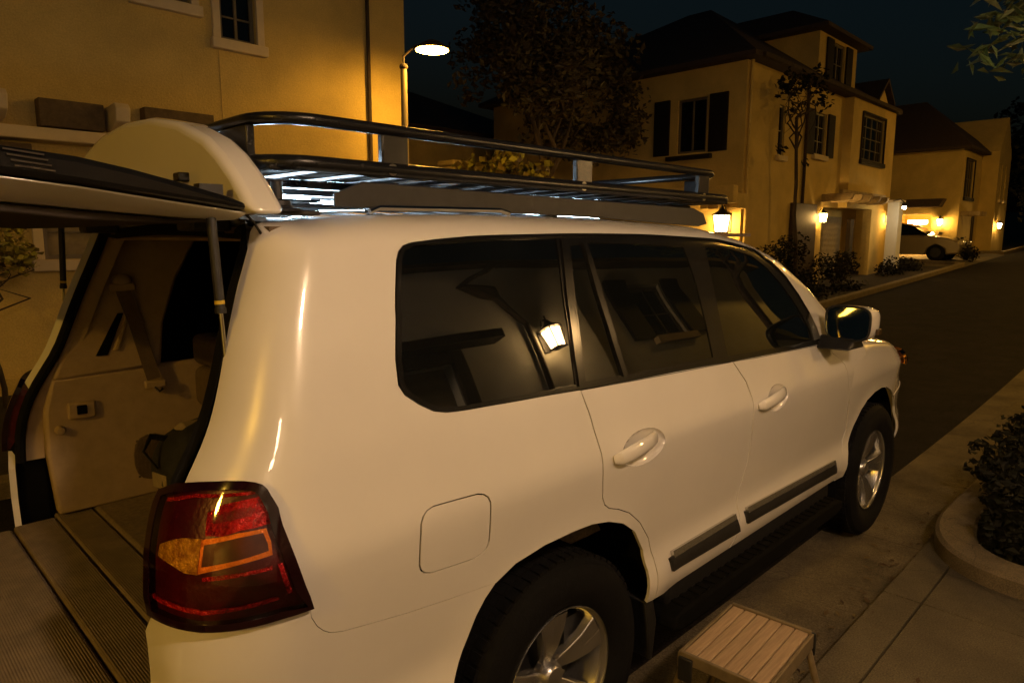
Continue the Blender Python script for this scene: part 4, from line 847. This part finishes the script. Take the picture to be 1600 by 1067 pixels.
# far garage house
z2=zg(31)-.3
G=thing('house','far yellow house with an open lit garage and a narrow gable','house',(33,6.5,z2))
wall(G,'wall','X',31.003,5.062,12,z2,5.38,.25,stucco,[(5.80,7.45,z2,2.83),(8.6,9.4,3.6,4.8)])
wall(G,'wall','Y',4.86,31,35,z2,5.38,.2,stucco,[(31.5,32.9,3.5,5.0)]); window(G,'Y',4.86,31.5,32.9,3.5,5.0,mull=(1,1),trim=.05,trimm=shutter)
window(G,'X',31,8.6,9.4,3.6,4.8)
wall(G,'gable_wall','Y',4.25,34.2,36.6,z2,5.5,.2,stucco,[(34.75,35.05,3.5,5.0),(35.6,35.9,3.5,5.0)]); wall(G,'gable_side','X',34.203,4.452,4.858,z2,5.5,.2,stucco); wall(G,'gable_side','X',36.597,4.452,10,z2,5.5,-.2,stucco)
MB().prism([(34.2,5.5),(36.6,5.5),(35.4,7.0)],'Y',4.25,6.5).build('gable_top',stucco,G)
window(G,'Y',4.25,34.75,35.05,3.5,5.0,mull=(0,1)); window(G,'Y',4.25,35.6,35.9,3.5,5.0,mull=(0,1))
roof_hip(G,31,35,4.86,12,5.45,2.2,ov=.3,ridge='Y'); 
MB().prism([(5.45,3.10),(8.4,3.10),(8.4,3.42),(5.30,3.42)],'X',30.45,30.995).build('garage_canopy',tile,G,bevel=.02)
wall(G,'garage_inner','X',34.2,5.5,8,z2,3.2,.1,stucco); wall(G,'garage_inner','Y',5.72,31.25,34.2,z2,3.2,-.05,stucco); wall(G,'garage_inner','Y',7.6,31.25,34.2,z2,3.2,.05,stucco); MB().bb((31.25,5.5,3.0),(34.2,8,3.05)).build('garage_ceiling',trimw,G)
MB().bb((32.0,6.25,2.45),(32.25,6.95,2.60)).build('garage_lamp',amber,G)
lantern(G,(31,5.45,2.50),(-1,0,0),amber,1.1); lantern(G,(31,7.66,2.5),(-1,0,0),amber,1.1); lantern(G,(34.6,4.25,2.4),(0,-1,0),amber,1.0)
for x in (31.3,31.9,32.5): MB().bb((x-.05,4.2,2.75),(x+.05,4.855,2.92)).build('pergola_beam',MATS['weathered_timber'],G,bevel=.01)
MB().bb((33.2,4.83,z2),(33.6,4.857,2.9)).build('door_panel',barkd,G)
# house behind the tree
B2=thing('house','dim house with a dark roof glimpsed behind the street tree','house',(14,15,.5))
wall(B2,'wall','Y',14,7.5,17,.2,4.9,.2,stucco2,[(9.2,10.0,2.6,3.8),(11.2,12.0,2.6,3.8)]); wall(B2,'side_wall','X',7.503,14.202,20,.2,4.9,.2,stucco2)
window(B2,'Y',14,9.2,10.0,2.6,3.8); window(B2,'Y',14,11.2,12.0,2.6,3.8); roof_hip(B2,7.5,17,14,22,4.95,2.0,ridge='X')
pi_=thing('gate_pier','square yellow stucco pier with a rounded cap beyond the roof rack','pier',(7.38,8.2,.1))
MB().bb((7.17,8.0,0),(7.60,8.42,3.16)).build('shaft',stucco,pi_,bevel=.03); MB().bb((7.13,7.96,3.163),(7.64,8.46,3.27)).build('cap',stucco,pi_,bevel=.04,seg=4)
# house behind the viewer: seen mirrored in the side glass
D=thing('house','dim house across the driveway mirrored in the side windows of the SUV','house',(1,-4.2,0))
dw=[(-1.25,2.05,0,2.55),(5.95,6.75,2.5,3.45)]
wall(D,'wall','Y',-4.2,-9,4.6,-.1,3.75,-.2,stuccog,[dw[0]]); wall(D,'wall','Y',-4.35,4.6,10,-.1,3.75,-.2,stuccog,[dw[1]]); wall(D,'side_wall','X',9.997,-12,-4.56,-.1,3.75,-.2,stuccog)
MB().bb((-1.25,-4.38,0),(2.05,-4.31,2.55)).build('garage_door',garage,D,bevel=.01)
b=MB(); b.bb((-1.40,-4.19,0),(-1.255,-4.13,2.72)); b.bb((2.055,-4.19,0),(2.20,-4.13,2.72)); b.bb((-1.255,-4.19,2.555),(2.055,-4.13,2.72)); b.build('garage_trim',barkd,D,bevel=.01)
MB().bb((-1.6,-4.195,2.74),(2.7,-3.95,2.86)).build('garage_canopy',barkd,D,bevel=.01)
window(D,'Y',-4.35,5.95,6.75,2.5,3.45,mull=(1,1),shut=[(5.45,5.9),(6.8,7.25)],sdir=-1)
MB().tube([(2.95,-3.88,3.62),(2.80,-4.0,3.50),(2.45,-4.12,3.36),(2.95,-4.14,3.30),(3.35,-4.14,2.95),(3.36,-4.14,.1)],.045,10).build('downpipe',barkd,D,smooth=True)
MB().bb((-9,-4.0,3.62),(10,-3.86,3.74)).build('eaves_gutter',barkd,D,bevel=.01)
roof_hip(D,-9,10,-12,-4.2,3.78,2.3,ov=.32,ridge='X')
lantern(D,(3.60,-4.2,2.64),(0,1,0),warm,1.35); lantern(D,(-2.7,-4.2,2.9),(0,1,0),glow('dim_lantern_glass',WA,35),1.3); lb_=lantern(D,(-.6,-3.80,3.38),(0,1,0),warm_added,1.5); MB().tube([(-.6,-4.2,3.30),(-.6,-4.05,3.30),(-.6,-3.82,3.38)],.022,10).build('added_bracket_arm',blackp,lb_,smooth=True); MB().lathe([(.03,.17),(.12,.10),(.24,.01),(.31,-.065),(.315,-.065),(.245,.02),(.12,.115),(.03,.185)],(-.6,-3.80+.255,3.38),'Z',28).build('added_dish_shade',blackp,lb_,smooth=True)  # last lantern's place, arm and dish are made up to light the SUV side
# ------------------------------------------------------------------ street lamps
def street_lamp(label,base,head,m,bulge=.5):
    t=thing('street_lamp',label,'street lamp',base,'street lamps'); bx,by,bz=base; hx_,hy,hz=head
    MB().tube([(bx,by,bz-.1),(bx,by,bz+.5),(bx,by,hz-.25)],[.075,.06,.045],14).build('pole',polem,t,smooth=True)
    b=MB(); b.tube([(bx,by,hz-.25),(bx,by,hz-.08),(bx+(hx_-bx)*.4,by+(hy-by)*.4,hz+.05),(hx_,hy,hz+.09)],.016,10); b.ball((bx,by,hz-.22),(.06,.06,.05)); b.build('arm',barkd,t,smooth=True)
    b=MB(); b.lathe([(.03,.13),(.08,.115),(.16,.07),(.225,.025),(.24,.0),(.222,.0),(0,.02)],(hx_,hy,hz),'Z',28); h=b.build('lamp_shade',barkd,t,smooth=True)
    b=MB(); b.lathe([(.225,-.004)]+[(a_,b_*bulge) for a_,b_ in ((.222,-.02),(.17,-.05),(.10,-.078),(0,-.09))],(hx_,hy,hz),'Z',28); b.build('lens',m,h,smooth=True)
    return t
street_lamp('lit street lamp on a thin pole beside the corner of the cream house',(4.49,5.9,0),(4.76,5.6,4.36),sod)
street_lamp('lit street lamp standing behind the SUV by the driveway',(-8.8,-3.5,.06),(-8.2,-2.9,4.7),sodr)
street_lamp('lit street lamp on the near kerb ahead of the SUV by the planter',(10.2,-3.0,.3),(10.0,-2.4,5.4),sodh,2.2)
street_lamp('lit street lamp on the near kerb opposite the roof tower',(18.4,-3.0,.6),(18.2,-2.3,6.1),sodf)
street_lamp('unseen street lamp added on the near kerb to light the far garage house',(26.2,-3.0,.9),(26.0,-2.3,6.6),sod_added,1.8)  # added out of view to brighten the far garage house
# ------------------------------------------------------------------ parked saloon far off
zc=zg(28.6)
car=thing('saloon_car','small yellow-lit saloon car parked before the open far garage','car',(28.6,6.2,zc))
pr=[(-2.2,.30),(-2.22,.55),(-2.12,.82),(-1.5,.90),(-.9,.96),(.9,.95),(1.7,.86),(2.12,.72),(2.2,.50),(2.15,.28)]
silver=mat('silver_paint',(.22,.18,.10),.35,metal=.3,coat=.6,var=.05,vscale=3)
def carbody(name,poly,w0,w1,m,par,bv):
    b=MB(); n=len(poly)
    o=b.add([(28.6-w0(z),6.2-u,zc+z) for u,z in poly]+[(28.6+w0(z),6.2-u,zc+z) for u,z in poly],[tuple(range(n)),tuple(range(n,2*n))[::-1]]+[(i,(i+1)%n,n+(i+1)%n,n+i) for i in range(n)]).build(name,m,par,bevel=bv,seg=3); return o
w0=lambda z:.86-.10*max(0,(z-.55))**2-.06*max(0,.4-z)
cb=carbody('body',[(-2.2,.30),(-2.22,.55),(-2.14,.84),(-1.6,.93),(1.0,.96),(1.75,.86),(2.12,.72),(2.2,.50),(2.15,.28),(1.75,.24),(1.70,.46),(1.42,.62),(1.14,.46),(1.08,.24),(-1.0,.24),(-1.06,.46),(-1.34,.62),(-1.62,.46),(-1.68,.24)],w0,None,silver,car,.05)
wg=lambda z:.80-.42*(z-.93)
carbody('cabin_glass',[(-1.55,.92),(-.95,1.33),(-.5,1.40),(.15,1.39),(.55,1.30),(1.15,.95)],wg,None,glassd,car,.03)
carbody('cabin_roof',[(-1.02,1.335),(-.5,1.432),(.15,1.425),(.58,1.31),(.15,1.40),(-.5,1.408)],lambda z:.62,None,silver,car,.008)
for s in (-1,1):
    for u in (-1.34,1.42):
        w=MB(); w.lathe([(0,-.09),(.2,-.10),(.30,-.08),(.32,0),(.30,.08),(0,.09)],(28.6+s*.78,6.2-u,zc+.32),'X',24); wo=w.build('wheel',rubber,car,smooth=True); MB().lathe([(0,-.108),(.18,-.104),(.19,-.09)],(28.6+s*.78,6.2-u,zc+.32),'X',16).build('wheel_rim',alloyd,wo,smooth=True)
    MB().bb((28.6+s*.60-.16,3.98,zc+.60),(28.6+s*.60+.16,4.12,zc+.74)).build('headlight',mat('clear_lamp',(.5,.45,.35),.1,var=.1,vscale=20),car,bevel=.03)
    MB().bb((28.6+s*.86-.04,5.0,zc+.98),(28.6+s*.86+.08,5.14,zc+1.1)).build('wing_mirror',silver,car,bevel=.03)
    MB().bb((28.6+s*.70-.13,8.36,zc+.62),(28.6+s*.70+.13,8.43,zc+.80)).build('rear_light',redm,car,bevel=.03)
# ------------------------------------------------------------------ folding step beside the car
st=thing('step_stool','small folding step stool with a ribbed wooden top beside the rear wheel','step stool',(.61,-1.25,0))
cx_,cy_,tz=.607,-1.249,.40; ang=math.atan2(-.02,.42)
Mz=Matrix.Rotation(.055,3,'Z')
def sb_(b,c,d,extra=None): 
    M=Mz if extra is None else Mz@extra
    return b.box(Vector((cx_,cy_,0))+Mz@Vector(c),d,M=M)
for k in range(6):
    b=MB(); sb_(b,(0,-.1175+(k//2)*.094+(k%2)*.047,tz-.012),(.398,.0445,.020)); b.build('top_slat',woodm,st,bevel=.005)
for s in (-1,1):
    b=MB(); sb_(b,(s*.207,0,tz-.016),(.014,.292,.040)); b.build('top_frame',stoolm,st,bevel=.003)
for s in (-1,1):
    b=MB(); sb_(b,(0,s*.150,tz-.032),(.42,.012,.055)); b.build('apron',stoolm,st,bevel=.003)
for sx in (-1,1):
    for sy,lean in ((-1,-.17),(1,.17)):
        p0=Vector((cx_,cy_,0))+Mz@Vector((sx*.192,sy*.135,tz-.03)); p1=Vector((cx_,cy_,0))+Mz@Vector((sx*.215,sy*.135+lean*.55*1.0,.032 if sy<0 else .006))
        MB().tube([p0,p1],.0125,10).build('leg',stoolm,st,smooth=True)
        MB().tube([p1.lerp(p0,.06),p1+Vector((0,0,-.004))],.016,10).build('foot',blackp,st,smooth=True)
    for hy_ in (-.135,.12): b=MB(); sb_(b,(sx*.222,hy_,tz-.05),(.012,.05,.085)); b.build('hinge',blackp,st,bevel=.004)
b=MB(); sb_(b,(0,-.185,.19),(.40,.085,.016)); b.build('lower_step',woodm,st,bevel=.005)
# ------------------------------------------------------------------ sky, moonless light, camera
W=bpy.data.worlds.new('World'); SC.world=W; W.use_nodes=True; nt=W.node_tree
bg=nt.nodes['Background']; sk=nt.nodes.new('ShaderNodeTexSky'); sk.sky_type='NISHITA'; sk.sun_disc=False; sk.sun_elevation=math.radians(SUNEL); sk.sun_rotation=math.radians(200); sk.air_density=1.0; sk.ozone_density=2.0
mx=nt.nodes.new('ShaderNodeMix'); mx.data_type='RGBA'; mx.blend_type='MULTIPLY'; mx.inputs[0].default_value=1; nt.links.new(sk.outputs[0],mx.inputs[6]); mx.inputs[7].default_value=(.55,1.05,.75,1); nt.links.new(mx.outputs[2],bg.inputs[0]); bg.inputs[1].default_value=SKY
cd=bpy.data.cameras.new('camera'); co=bpy.data.objects.new('camera',cd); COL.objects.link(co); SC.camera=co
cd.sensor_width=36; cd.lens=1075.6*36/1600; cd.clip_end=600; cd.clip_start=.05
f_=Vector((0.70158354,0.69725281,-0.14703418)); r_=Vector((0.70510537,-0.7091002,0.00182412)); u_=Vector((0.1029901,0.10495436,0.98912973))
co.matrix_world=Matrix(((r_.x,u_.x,-f_.x,-1.545093),(r_.y,u_.y,-f_.y,-2.229464),(r_.z,u_.z,-f_.z,1.782125),(0,0,0,1)))
SC.view_settings.view_transform='Standard'; SC.view_settings.look='None'; SC.view_settings.exposure=EXPO; SC.view_settings.gamma=1
SC.cycles.use_denoising=True; SC.cycles.sample_clamp_indirect=4; SC.cycles.max_bounces=8; SC.cycles.caustics_reflective=False; SC.cycles.caustics_refractive=False; SC.cycles.use_light_tree=True
